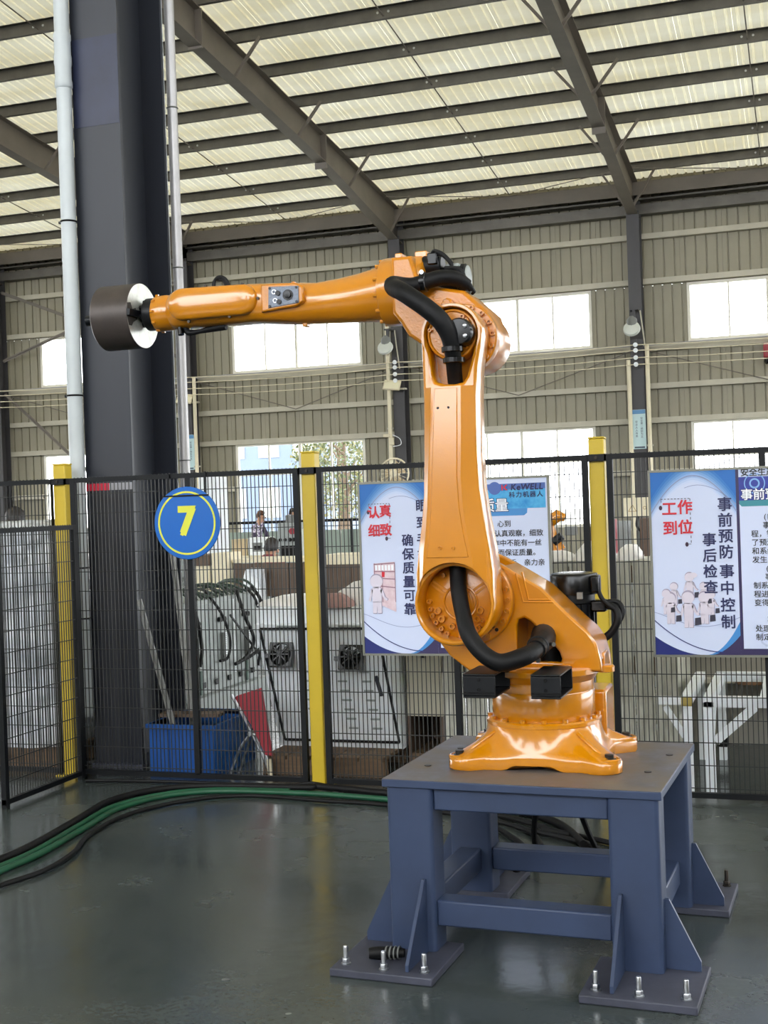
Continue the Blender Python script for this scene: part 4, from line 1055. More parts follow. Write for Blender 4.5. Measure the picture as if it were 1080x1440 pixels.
# elbow
EC = (-0.222, 1.572)
hous = [(-0.500, 1.900), (-0.500, 1.690), (-0.470, 1.652), (-0.440, 1.600), (-0.385, 1.560), (-0.330, 1.52)] + circle(EC[0] + 0.004, EC[1], 0.118, 18, radians(215), radians(400)) + [(-0.135, 1.672), (-0.220, 1.752), (-0.300, 1.770), (-0.39, 1.80), (-0.42, 1.90)]
el = MB().plate(hous, [], -0.130, 0.115, bev=0.014).build('elbow_housing', ORR, RB, angle=50)
MB().lathe([(0.124, -0.09), (0.127, -0.12), (0.127, -0.150), (0.122, -0.156), (0.100, -0.158)], (EC[0], 0, EC[1]), 'Y', 48).build('elbow_flange', ORR, el)
cv = MB().lathe([(0.094, -0.15), (0.094, -0.270), (0.090, -0.280), (0.084, -0.282), (0.080, -0.276), (0.02, -0.276)], (-0.230, 0, EC[1]), 'Y', 48).build('elbow_cover', ORR, el)
MB().lathe([(0.1, 0.0), (0.1, -0.235)], (EC[0], 0.05, EC[1]), 'Y', 40).build('elbow_hub', ORR, el)
for x, z, r in ((-0.188, 1.632, .009), (-0.174, 1.617, .009), (-0.195, 1.606, .009), (-0.169, 1.597, .009), (-0.310, 1.592, .007), (-0.180, 1.522, .008)):
    b_ = MB(); socket(b_, x, -0.275, z, r, 0.010); b_.build('socket_bolt', ORR, cv)
MB().lathe([(0.022, -0.12), (0.022, -0.15), (0.014, -0.155), (0.014, -0.17), (0.006, -0.17)], (-0.278, 0, 1.704), 'Y', 8).build('oil_plug', ORR, el)
for k in range(8):
    a = radians(-62 + 22 * k)
    b_ = MB(); socket(b_, EC[0] + 0.114 * cos(a), -0.157, EC[1] + 0.114 * sin(a), 0.009, 0.010); b_.build('socket_bolt', ORR, el)
# forearm along -X
def oval(x, cz, ry, rz, p=2.0, cy=0.0, n=40):
    pts = []
    for k in range(n):
        a = 2 * pi * k / n; c, s = cos(a), sin(a)
        pts.append(Vector((x, cy + ry * math.copysign(abs(c) ** (2 / p), c), cz + rz * math.copysign(abs(s) ** (2 / p), s))))
    return pts
fa = MB().loft([oval(-0.385, 1.79, .08, .09), oval(-0.392, 1.79, .105, .112), oval(-0.405, 1.79, .122, .128), oval(-0.475, 1.79, .124, .130), oval(-0.478, 1.79, .120, .126), oval(-0.483, 1.79, .120, .126), oval(-0.486, 1.79, .126, .132), oval(-0.555, 1.79, .126, .132), oval(-0.565, 1.79, .120, .126)]).build('forearm_flange', OR, RB, angle=50)
for k in range(12):
    a = 2 * pi * k / 12 + 0.2
    MB().lathe([(0.008, -0.578), (0.008, -0.562)], (0, 0.116 * cos(a), 1.79 + 0.120 * sin(a)), 'X', 8).build('flange_bolt', OR, fa)
for x in (-0.50, -0.42): MB().box(x - 0.014, x + 0.014 + (0.02 if x > -0.45 else 0), -0.03, 0.03, 1.905, 1.934).build('lifting_lug', OR, fa, bevel=0.004)
ar = MB().loft([oval(-0.555, 1.788, .108, .112), oval(-0.585, 1.786, .104, .106), oval(-0.66, 1.780, .092, .096), oval(-0.75, 1.776, .082, .087), oval(-0.84, 1.774, .078, .081), oval(-0.92, 1.778, .080, .082, 2.3), oval(-1.02, 1.786, .086, .080, 2.8), oval(-1.10, 1.792, .088, .078, 3.0), oval(-1.30, 1.796, .088, .082, 3.0), oval(-1.40, 1.797, .086, .082, 2.8), oval(-1.455, 1.796, .080, .080, 2.4), oval(-1.478, 1.794, .074, .074), oval(-1.485, 1.793, .068, .068)]).build('forearm', OR, RB, angle=50)
def stadium(k, y):
    zc = 1.802; pts = []
    for (x, z) in circle(-1.395, 1.803, 0.064, 16, radians(90), radians(270)) + circle(-1.130, 1.800, 0.060, 16, radians(-90), radians(90)):
        cx = -1.262; xx = cx + (x - cx) * (1 - (1 - k) * 0.35); zz = zc + (z - zc) * k
        pts.append(Vector((xx, y, zz)))
    return pts
wc = MB().loft([stadium(1, -0.070), stadium(1, -0.092), stadium(0.97, -0.099), stadium(0.92, -0.103), stadium(0.80, -0.109), stadium(0.60, -0.1135), stadium(0.35, -0.116), stadium(0.12, -0.117)]).build('wrist_side_cover', OR, ar, angle=50)
for x, z in ((-1.37, 1.732), (-1.19, 1.738), (-1.065, 1.80), (-1.29, 1.868), (-1.13, 1.862)):
    MB().cyl((x, -0.086, z), (x, -0.094, z), 0.006, 8).build('cover_screw', M['dark_bolt'], wc)
pl = MB().plate([(-1.05, 1.742), (-1.05, 1.852), (-0.90, 1.846), (-0.872, 1.830), (-0.868, 1.772), (-0.90, 1.754)], [], -0.098, -0.070, bev=0.007).build('connector_boss', ORR, ar, angle=60)
cp = MB().plate([(-1.018, 1.755), (-1.014, 1.838), (-0.888, 1.832), (-0.888, 1.766)], [], -0.102, -0.097, bev=0.002).build('connector_plate', M['plate_grey'], pl)
MB().lathe([(0.020, -0.101), (0.021, -0.106), (0.014, -0.106), (0.014, -0.112), (0.004, -0.113)], (-0.932, 0, 1.800), 'Y', 20).build('round_connector', M['black_gloss'], cp)
for x, z in ((-0.990, 1.816), (-0.986, 1.782)):
    MB().torus((x, -0.104, z), 0.008, 0.0025, 'Y', 14, 6).build('air_port', M['chrome'], cp); MB().lathe([(0.010, -0.103), (0.010, -0.108)], (x + 0.016, 0, z - 0.006), 'Y', 12).build('port_cap', M['black_gloss'], cp)
for x, z in ((-1.008, 1.832), (-0.896, 1.826), (-0.896, 1.771), (-1.010, 1.762)):
    MB().lathe([(0.005, -0.102), (0.005, -0.106)], (x, 0, z), 'Y', 8).build('plate_screw', M['black_gloss'], cp)
MB().box(-0.955, -0.940, -0.01, 0.01, 1.856, 1.868).build('lug', OR, ar, bevel=0.003); MB().box(-0.91, -0.89, -0.02, 0.02, 1.685, 1.70).build('lug', OR, ar, bevel=0.003)
for k in range(3):
    MB().tube([(-1.318 + 0.010 * k, 0.03 - 0.012 * k, 1.872), (-1.312 + 0.008 * k, 0.03 - 0.012 * k, 1.905), (-1.285, 0.02, 1.922 - 0.007 * k), (-1.255 - 0.005 * k, 0.02, 1.912 - 0.004 * k), (-1.232 - 0.008 * k, 0.02, 1.872)], 0.0055, 8, smooth=5).build('cable_loop', M['black'], ar)
MB().tube([(-1.42, -0.02, 1.722), (-1.41, -0.02, 1.698), (-1.36, -0.02, 1.700), (-1.30, -0.02, 1.707), (-1.24, -0.02, 1.712)], [0.016, 0.012, 0.009, 0.014, 0.016], 10, smooth=3).build('underside_cable', M['black'], ar)
MB().tube([(-1.44, -0.03, 1.72), (-1.435, -0.035, 1.69)], 0.013, 10).build('air_fitting', M['black_gloss'], ar)
# wrist ring and flange
wr = MB().lathe([(0.066, -1.478), (0.070, -1.484), (0.072, -1.500), (0.074, -1.505), (0.074, -1.545), (0.071, -1.556), (0.064, -1.560)], (0, 0, 1.789), 'X', 40).build('wrist', OR, RB)
for k in range(10):
    a = 2 * pi * k / 10
    MB().lathe([(0.006, -1.552), (0.006, -1.538)], (0, 0.074 * cos(a), 1.789 + 0.074 * sin(a)), 'X', 8).build('wrist_bolt', OR, wr)
fl = MB().lathe([(0.060, -1.556), (0.067, -1.560), (0.067, -1.596), (0.062, -1.601), (0.040, -1.602), (0.034, -1.612)], (0, 0, 1.789), 'X', 40).build('tool_flange', M['black_metal'], RB)
for k in range(8):
    a = 2 * pi * k / 8 + 0.3
    MB().lathe([(0.011, -1.612), (0.011, -1.590)], (0, 0.052 * cos(a), 1.789 + 0.050 * sin(a)), 'X', 8).build('flange_bolt', M['black_metal'], fl)
# test weight held by the flange
TW = thing('test_weight', 'heavy dark steel disc with a bright machined face on the end of the robot arm', 'weight', (-0.96, 4.67, 0.6313))
MB().lathe([(0.129, -1.800), (0.134, -1.795), (0.134, -1.628), (0.1325, -1.6265)], (0, 0, 1.787), 'X', 64, True, False).build('disc_body', M['disc_side'], TW)
MB().lathe([(0.1325, -1.6265), (0.02, -1.626)], (0, 0, 1.787), 'X', 64, False, True).build('machined_face', M['disc_face'], TW)
MB().lathe([(0.022, -1.89), (0.022, -1.845), (0.026, -1.84), (0.026, -1.80), (0.028, -1.798), (0.028, -1.62), (0.0185, -1.615), (0.0185, -1.59)], (0, 0, 1.787), 'X', 20).build('shaft', M['black_metal'], TW)
MB().box(-1.628, -1.612, -0.133, -0.02, 1.773, 1.801).build('dark_bar', M['black_metal'], TW, bevel=0.002)  # thin dark bar from the centre to the rim of the face
MB().plate([(-0.131, 1.772), (-0.128, 1.825), (-0.10, 1.83), (-0.085, 1.805), (-0.06, 1.812), (-0.045, 1.79), (-0.05, 1.765), (-0.08, 1.752), (-0.095, 1.735), (-0.118, 1.735)], [], -0.0006, 0.0).build('dark_patch', mat('grease_dark', (70, 68, 66), 0.45, metal=0.3, var=0.3, vscale=30), TW, (-1.6262, 0, 0), (0, 0, pi / 2))  # irregular darker grey patch on the bright face
MB().torus((-1.607, 0, 1.787), 0.025, 0.006, 'X', 20, 8).build('collar', M['black_metal'], TW)

# wrist motors on the elbow and dress pack
m3 = MB().lathe([(0.046, -0.40), (0.050, -0.396), (0.050, -0.275), (0.056, -0.272), (0.056, -0.245), (0.050, -0.240)], (0, 0.02, 1.822), 'X', 24).build('wrist_motor', M['black_metal'], RB)
MB().lathe([(0.048, -0.241), (0.048, -0.236), (0.042, -0.234)], (0, 0.02, 1.822), 'X', 24).build('motor_end_cap', M['greywhite'], m3)
MB().box(-0.31, -0.26, -0.035, 0.02, 1.862, 1.872).build('rating_plate', M['greywhite'], m3)
m4 = MB().lathe([(0.040, -0.40), (0.042, -0.396), (0.042, -0.33), (0.036, -0.325)], (0, -0.02, 1.872), 'X', 20).build('wrist_motor', M['black_metal'], RB)
MB().box(-0.375, -0.335, -0.07, -0.03, 1.87, 1.915).build('plug', M['black_gloss'], m4, bevel=0.005)
for k in range(4):
    MB().tube([(-0.36 + 0.012 * k, -0.06, 1.905), (-0.345 + 0.012 * k, -0.065, 1.922 - 0.008 * k), (-0.31 + 0.008 * k, -0.06, 1.905 - 0.012 * k), (-0.28, -0.05, 1.868 - 0.008 * k)], 0.006, 8, smooth=5).build('motor_cable', M['black'], m4)
for k in range(3):
    MB().tube([(-0.30, -0.07 - 0.01 * k, 1.845), (-0.255 + 0.006 * k, -0.09, 1.835), (-0.225, -0.08, 1.80 - 0.006 * k), (-0.205, -0.04, 1.755)], 0.011, 8, smooth=5).build('motor_cable', M['black'], m3)
MB().tube([(-0.205, -0.05, 1.770), (-0.215, -0.06, 1.752), (-0.238, -0.05, 1.760)], 0.005, 6, smooth=3).build('drain_cock', M['chrome'], m3)
dp = empty('dress_pack'); dp.parent = RB
hs = MB().tube([(0.034, -0.19, 0.455), (0.030, -0.27, 0.437), (-0.002, -0.335, 0.421), (-0.07, -0.375, 0.407), (-0.131, -0.382, 0.441), (-0.183, -0.365, 0.504), (-0.212, -0.325, 0.572), (-0.235, -0.285, 0.645), (-0.248, -0.245, 0.712), (-0.252, -0.225, 0.79), (-0.252, -0.205, 0.88)], [.030, .031, .033, .032, .030, .030, .029, .030, .030, .030, .03], 16, smooth=6).build('lower_hose', M['black'], dp)
MB().tube([(-0.230, -0.24, 1.36), (-0.226, -0.275, 1.43), (-0.217, -0.322, 1.50), (-0.222, -0.345, 1.56), (-0.246, -0.36, 1.61), (-0.290, -0.365, 1.655), (-0.355, -0.36, 1.705), (-0.400, -0.335, 1.735), (-0.440, -0.285, 1.757), (-0.452, -0.255, 1.775), (-0.43, -0.215, 1.776), (-0.395, -0.195, 1.775), (-0.350, -0.175, 1.788), (-0.300, -0.15, 1.802), (-0.25, -0.12, 1.798), (-0.215, -0.09, 1.775)], [.028, .028, .030, .032, .034, .034, .034, .034, .033, .031, .030, .029, .029, .029, .028, .024], 16, smooth=5).build('upper_hose', M['black'], dp)
cn = MB().tube([(0.034, -0.262, 0.440), (0.036, -0.21, 0.450), (0.034, -0.14, 0.462), (0.02, -0.05, 0.470)], [0.034, 0.038, 0.046, 0.046], 18, smooth=2).build('hose_connector', M['black'], dp)
MB().torus((0.034, -0.235, 0.446), 0.036, 0.005, 'Y', 20, 6).build('hose_clamp', M['black_metal'], dp); MB().cyl((0.036, -0.25, 0.405), (0.040, -0.262, 0.400), 0.009, 10).cyl((0.080, -0.20, 0.452), (0.088, -0.212, 0.452), 0.008, 10).build('clamp_screw', M['chrome'], dp)
br = MB().lathe([(0.047, -0.274), (0.050, -0.280), (0.050, -0.335), (0.044, -0.345), (0.02, -0.347)], (-0.190, 0, 1.572), 'Y', 28).build('swivel_bracket', M['black_gloss'], dp)
for x, z in ((-0.164, 1.590), (-0.164, 1.555)):
    MB().lathe([(0.008, -0.343), (0.008, -0.351), (0.004, -0.353)], (x, 0, z), 'Y', 10).build('bracket_screw', M['chrome'], br)
for z in (1.512, 1.475):
    hc = MB().lathe([(0.036, -0.010), (0.039, -0.008), (0.039, 0.008), (0.036, 0.010)], (-0.217, -0.318 - 0.45 * (z - 1.49), z), 'Z', 24).build('hose_clamp', M['black_gloss'], dp)
    MB().box(0.028, 0.052, -0.03, -0.008, -0.010, 0.008).build('clamp_lug', M['chrome'], hc, bevel=0.003); MB().cyl((-0.040, -0.02, -0.004), (-0.036, -0.03, -0.004), 0.006, 8).build('clamp_screw', M['chrome'], hc)
    MB().box(-0.016, 0.006, -0.0415, -0.036, -0.006, 0.006).build('clamp_glint_plate', M['chrome'], hc, bevel=0.001)
hc = MB().lathe([(0.034, -0.012), (0.037, -0.010), (0.037, 0.010), (0.034, 0.012)], (0, 0, 0), 'X', 24).build('hose_clamp', M['black_gloss'], dp, (-0.358, -0.178, 1.786))
for dz in (0.034, -0.034): MB().cyl((0, -0.012, dz), (0, -0.026, dz), 0.008, 10).build('clamp_screw', M['chrome'], hc)
MB().bar((-0.358, -0.14, 1.76), (-0.358, -0.02, 1.72), 0.04, 0.012).build('clamp_bracket', M['black_metal'], hc)
[c for c in bpy.data.objects if c.parent == hc][-1].location = (0.358, 0.178, -1.786)
# ---------------------------------------------------------------- hoses on the floor
t = tag(MB().tube([(-3.62, 3.6, .016), (-3.50, 4.4, .016), (-3.49, 4.84, .016), (-3.48, 5.14, .016), (-3.53, 5.6, .016), (-3.57, 6.0, .016), (-3.46, 6.3, .016), (-3.23, 6.46, .016), (-2.81, 6.50, .016), (-2.52, 6.49, .016), (-2.10, 6.43, .016)], 0.015, 12, smooth=8).build('green_hose', M['green']), 'thick green hose curving across the concrete floor before the fence', 'hose')
MB().tube([(-2.13, 6.435, .024), (-2.0, 6.41, .024)], 0.024, 12).build('coupling', M['black'], t)
MB().tube([(-2.0, 6.41, .02), (-1.5, 6.2, .016), (-1.25, 6.02, .016)], 0.014, 10, smooth=6).build('black_tail', M['black'], t)
MB().tube([(-3.66, 3.6, .014), (-3.55, 4.4, .014), (-3.545, 4.86, .014), (-3.535, 5.16, .014), (-3.59, 5.62, .014), (-3.63, 6.04, .014), (-3.50, 6.35, .014), (-3.25, 6.51, .014), (-2.81, 6.555, .014)], 0.013, 10, smooth=8).build('second_green_hose', M['green'], t)
tag(MB().tube([(-3.3, 3.7, .014), (-3.34, 4.4, .014), (-3.36, 4.62, .014), (-3.3, 4.87, .014), (-3.33, 5.16, .014), (-3.44, 5.49, .014), (-3.45, 5.9, .014), (-3.29, 6.22, .014), (-3.0, 6.40, .014), (-2.54, 6.36, .014), (-2.17, 6.33, .014), (-1.6, 6.15, .014), (-1.32, 5.95, .014), (-1.2, 5.7, .014)], 0.012, 10, smooth=8).build('black_cable', M['black']), 'thin black cable on the floor, on the camera side of the green hose', 'cable')
tag(MB().tube([(-3.75, 3.8, .02), (-3.66, 4.5, .02), (-3.60, 4.97, .02), (-3.60, 5.28, .02), (-3.66, 5.76, .02), (-3.70, 6.15, .02), (-3.55, 6.45, .02), (-3.25, 6.58, .02), (-2.75, 6.62, .02), (-2.68, 6.66, .02), (-2.44, 6.61, .02), (-2.25, 6.57, .02), (-1.9, 6.5, .02), (-1.45, 6.3, .02), (-1.2, 6.1, .02), (-1.02, 5.75, .02)], 0.019, 10, smooth=8).build('black_cable', M['black']), 'thick black cable on the floor, on the fence side of the green hose', 'cable')
for i, (x, dx) in enumerate(((-1.10, -0.05), (-0.98, 0.06), (-0.86, 0.08))):
    tag(MB().tube([(x, 5.16, 0.60), (x + 0.01, 5.18, 0.45), (x + dx, 5.30, 0.2), (x + dx * 1.6, 5.45, 0.03), (x + dx * 2 - 0.12, 5.75, 0.016), (x - 0.4, 6.0, 0.016)], 0.013, 8, smooth=6).build('drop_cable', M['black']), ['black cable hanging behind the pedestal, leftmost of three', 'black cable hanging behind the pedestal, the middle of three', 'black cable hanging behind the pedestal, rightmost of three'][i], 'cable', 'cables behind the pedestal')
tag(MB().tube([(-4.15, 6.60, .012), (-3.9, 6.64, .012), (-3.4, 6.67, .012), (-2.9, 6.66, .012), (-2.75, 6.69, .03), (-2.62, 6.68, .02), (-2.45, 6.63, .012)], 0.010, 8, smooth=6).build('black_cable', M['black']), 'thin black cable lying along the foot of the fence at the number sign', 'cable')

# ---------------------------------------------------------------- behind the fence, near
from mathutils import noise as NZ
def lump(x0, x1, y0, y1, z0, z1, amp, freq, n=14, seed=0, dome=0.0):
    """rounded, crumpled block"""
    mb = MB(); rings = []
    for j in range(n + 1):
        v = j / n
        z = z0 + (z1 - z0) * v
        ring = []
        sc = 1 - dome * v ** 2.2
        for k in range(4 * n):
            a = 2 * pi * k / (4 * n); c, s = cos(a), sin(a); p = 2 / 5
            x = math.copysign(abs(c) ** p, c) * sc; y = math.copysign(abs(s) ** p, s) * sc
            P = Vector(((x0 + x1) / 2 + x * (x1 - x0) / 2, (y0 + y1) / 2 + y * (y1 - y0) / 2, z))
            d = amp * NZ.noise(P * freq + Vector((seed * 7.3, 0, 0))) + amp * 0.5 * NZ.noise(P * freq * 2.7 + Vector((seed, 3, 0)))
            P += Vector((x, y, 0.2)).normalized() * d
            if j == 0: P.z = z0
            ring.append(P)
        rings.append(ring)
    mb.loft(rings); return mb
def pallet(t, x0, x1, y0, y1, h=0.12, n=6):
    for k in range(n):
        a = x0 + (x1 - x0) * k / n
        MB().box(a + 0.006, a + (x1 - x0) / n - 0.006, y0, y1, h - 0.022, h).build('deck_board', M['wood'], t, smooth=False)
    for y in (y0 + 0.05, (y0 + y1) / 2, y1 - 0.05):
        MB().box(x0, x1, y - 0.045, y + 0.045, 0.02, h - 0.022).build('bearer', M['wood'], t, smooth=False)
        MB().box(x0, x1, y - 0.05, y + 0.05, 0.0, 0.02).build('bottom_board', M['wood'], t, smooth=False)
t = thing('pallet', 'low wooden pallet under the film wrapped bundle', 'pallet', (0, 0, 0)); pallet(t, -5.45, -4.52, 6.95, 7.72)
t = tag(lump(-5.42, -4.55, 6.98, 7.70, 0.12, 1.50, 0.07, 4.5, 30, 1, 0.08).build('wrapped_bundle', M['film']), 'tall bundle wrapped in crinkled clear plastic film behind the low gate panel', 'bundle')
lump(-5.35, -4.62, 7.05, 7.62, 1.46, 1.58, 0.03, 6, 8, 5, 0.4).build('film_flap', M['film'], t)

def bin_(name, label, x0, x1, y0, y1, h):
    t = thing(name, label, 'crate', ((x0 + x1) / 2, (y0 + y1) / 2, 0)); w, d = (x1 - x0) / 2, (y1 - y0) / 2; th = 0.012
    mb = MB().box(-w, w, -d, d, 0, th)
    mb.box(-w, w, -d, -d + th, th, h).box(-w, w, d - th, d, th, h).box(-w, -w + th, -d + th, d - th, th, h).box(w - th, w, -d + th, d - th, th, h)
    mb.build('crate_body', M['bluebin'], t, smooth=False)
    r = 0.014
    MB().box(-w - r, w + r, -d - r, -d + th, h - 0.03, h).box(-w - r, w + r, d - th, d + r, h - 0.03, h).box(-w - r, -w + th, -d, d, h - 0.03, h).box(w - th, w + r, -d, d, h - 0.03, h).build('rim', M['bluebin'], t, smooth=False)
    for k in range(5):
        x = -w + 2 * w * (k + 0.5) / 5
        MB().box(x - 0.006, x + 0.006, -d - 0.006, -d, 0.02, h - 0.03).build('rib', M['bluebin'], t, smooth=False)
    return t
bin_('plastic_crate', 'bright blue plastic crate right behind the fence under the number sign', -3.86, -3.42, 6.86, 7.44, 0.315)
tag(MB().box(-0.2, 0.2, -0.06, 0.06, 0, 0.02).build('board_offcut', M['brown'], None, (-3.72, 7.16, 0.316), (0, 0, 0.1), smooth=False), 'brown board offcut lying across the blue crate', 'board')
# tipped folding chair
t = thing('folding_chair', 'folded chair with dark red backrest leaning beside the blue crates', 'chair', (-3.2, 6.93, 0))
MB().plate([(-0.125, 0.475), (0.055, 0.530), (0.125, 0.125), (0.080, 0.13), (-0.01, 0.30)], [], -0.012, 0.012, bev=0.005).build('backrest', M['red'], t, (0, 0.0, 0), (radians(-4), 0, 0))
for p in ([(-0.13, 0.0, 0.49), (-0.02, 0.02, 0.27), (0.075, 0.03, 0.06), (0.095, 0.03, 0.0)], [(-0.115, 0.03, 0.48), (0.0, 0.05, 0.27), (0.09, 0.06, 0.0)], [(-0.16, 0.0, 0.0), (-0.09, 0.01, 0.16), (-0.02, 0.02, 0.245), (0.03, 0.02, 0.24)], [(-0.14, 0.09, 0.0), (-0.05, 0.07, 0.2), (0.02, 0.05, 0.25)]):
    MB().tube(p, 0.010, 8, smooth=4).build('frame_tube', M['chrome'], t)
MB().tube([(-0.02, -0.005, 0.255), (-0.02, 0.06, 0.255)], 0.014, 10).build('pivot', M['chrome'], t)
MB().tube([(0.088, 0.03, 0.10), (0.097, 0.03, 0.0)], 0.016, 10).build('foot_cap', M['cream'], t)

# grey control cabinets seen obliquely
t = thing('control_cabinet', 'grey control cabinet with slotted panels and hanging cables behind the number sign', 'cabinet', (-4.15, 8.5, 0))
MB().box(-0.6, -0.012, -0.62, 0.66, 0.28, 0.96).build('cabinet_body', M['greywhite'], t, bevel=0.006)
MB().box(-0.6, 0.05, -0.66, 0.74, 0, 0.28).build('plinth', M['greywhite'], t, smooth=False)
for k in range(3):
    y0 = -0.60 + 0.42 * k
    d = MB().box(-0.012, 0.0, y0, y0 + 0.405, 0.38, 0.93).build('door_panel', M['greywhite'], t, bevel=0.003)
    MB().box(0.0, 0.006, y0 + 0.39, y0 + 0.405, 0.38, 0.93).build('edge_strip', M['white'], d, smooth=False)
    for j in range(12): MB().box(0.0, 0.006, y0 + 0.20, y0 + 0.26, 0.53 + 0.014 * j, 0.538 + 0.014 * j).build('vent_slat', M['white'], d, smooth=False)
    MB().box(0.0, 0.03, y0 + 0.16, y0 + 0.185, 0.50, 0.70).build('side_slot', M['grey'], d, smooth=False)
    for yy in (0.14, 0.20): MB().cyl((0.0, y0 + yy, 0.80), (0.03, y0 + yy, 0.80), 0.018, 10).build('cable_gland', M['black_gloss'], d)
    MB().box(-0.004, 0.004, y0 + 0.06, y0 + 0.10, 0.33, 0.37).build('lock_slot', M['black_gloss'], t, smooth=False); MB().box(-0.004, 0.004, y0 + 0.28, y0 + 0.32, 0.33, 0.37).build('lock_slot', M['black_gloss'], t, smooth=False)
for k, pts in enumerate(([(0.02, -0.5, 0.98), (0.05, -0.46, 0.8), (0.05, -0.42, 0.62), (0.04, -0.44, 0.5)], [(-0.05, -0.15, 1.02), (0.05, -0.1, 0.86), (0.07, 0.0, 0.66), (0.06, -0.02, 0.52), (0.03, -0.10, 0.50)], [(0.0, 0.28, 1.0), (0.08, 0.25, 0.8), (0.09, 0.38, 0.6), (0.07, 0.25, 0.48), (0.05, 0.12, 0.45)], [(0.0, 0.45, 1.0), (0.1, 0.42, 0.9), (0.12, 0.46, 0.65), (0.1, 0.42, 0.4)], [(0.0, 0.56, 1.0), (0.1, 0.52, 0.88), (0.12, 0.55, 0.6), (0.1, 0.35, 0.50), (0.05, 0.2, 0.46)])):
    MB().tube(pts, 0.011 if k % 2 else 0.014, 8, smooth=6).build('hanging_cable', M['black'], t)
MB().bar((0.03, 0.1, 0.82), (0.1, 0.62, 0.36), 0.012, 0.012).build('loose_bar', M['black_metal'], t)
for y in (-0.36, 0.42): MB().box(0.0, 0.01, y - 0.015, y + 0.015, 0.29, 0.46).build('green_strip', mat('dark_green_strip', (28, 62, 48), 0.5), t, smooth=False)
mb = MB()
for k in range(14):
    a = R_ = None
    y = -0.5 + 0.085 * k
    mb.tube([(-0.4 + 0.02 * k, y, 0.965), (-0.3, y + 0.05, 1.02 + 0.02 * sin(k * 2.1)), (-0.1, y + 0.08 * sin(k), 1.03 + 0.02 * cos(k)), (0.0, y + 0.04, 0.97)], 0.010, 6, smooth=4)
o = mb.build('cable_tangle', mat('dark_green_cable', (44, 62, 52), 0.5, var=0.2), t); o['kind'] = 'stuff'

# white machine casing leaning forwards, with two fans
t = thing('pallet', 'brown wooden pallet under the white casing with two fans', 'pallet'); pallet(t, -3.18, -2.41, 7.02, 8.0, 0.11, 5)
t = thing('machine_casing', 'white louvred machine casing with two black fans behind the middle yellow post', 'cabinet', (-2.82, 7.2, 0))
mb = MB(); xs = (-0.42, 0.40)
prof = [(0.13, 0.112), (-0.10, 0.895), (-0.06, 0.90), (-0.06, 0.995), (0.75, 0.995), (0.75, 0.112)]
vs = [(xs[0] + (0.05 if i in (0, 5) else 0), y, z) for i, (y, z) in enumerate(prof)] + [(xs[1] + (0.04 if i in (0, 5) else 0), y, z) for i, (y, z) in enumerate(prof)]
n = len(prof)
mb.add(vs, [tuple(range(n)), tuple(range(2 * n - 1, n - 1, -1))] + [(i + n, (i + 1) % n + n, (i + 1) % n, i) for i in range(n)])
mb.build('casing', M['white'], t, smooth=False)
ang = math.atan2(0.23, 0.783)
face = empty('front_face'); face.parent = t
def FP(x, z, off=0.0):  # point on the leaning face
    k = (z - 0.112) / 0.783
    return (x, 0.13 - 0.23 * k - off * cos(ang), z - off * sin(ang))
bpy.data.objects.remove(face)
def strip3(p, q, w, name, m, off=0.006, par=t):
    MB().bar(FP(*p, off), FP(*q, off), w, 0.010, up=(0, -1, -0.29)).build(name, m, par, smooth=False)
for p, q in (((-0.385, 0.87), (0.375, 0.87)), ((-0.385, 0.87), (-0.335, 0.155)), ((0.375, 0.87), (0.42, 0.155)), ((-0.335, 0.155), (0.42, 0.155))):
    strip3(p, q, 0.013, 'edge_seal', M['black'])
for cx in (-0.33 + 0.105, 0.165):
    strip3((cx - 0.045, 0.81), (cx + 0.05, 0.81), 0.0, 'x', M['black']) if False else None
for row in range(7):
    for cx in (-0.14, 0.10, 0.255):
        z = 0.60 - 0.06 * row
        if cx == -0.14 and row > 4: continue
        strip3((cx + 0.006 * row - 0.03, z), (cx + 0.006 * row + 0.03, z), 0.010, 'louvre', M['greywhite'], 0.002)
for cx in (-0.20, 0.0, 0.2): strip3((cx - 0.07, 0.885), (cx + 0.07, 0.885), 0.008, 'louvre', M['greywhite'], 0.004)
strip3((0.325, 0.575), (0.345, 0.45), 0.022, 'handle_slot', M['trousers'], 0.004)
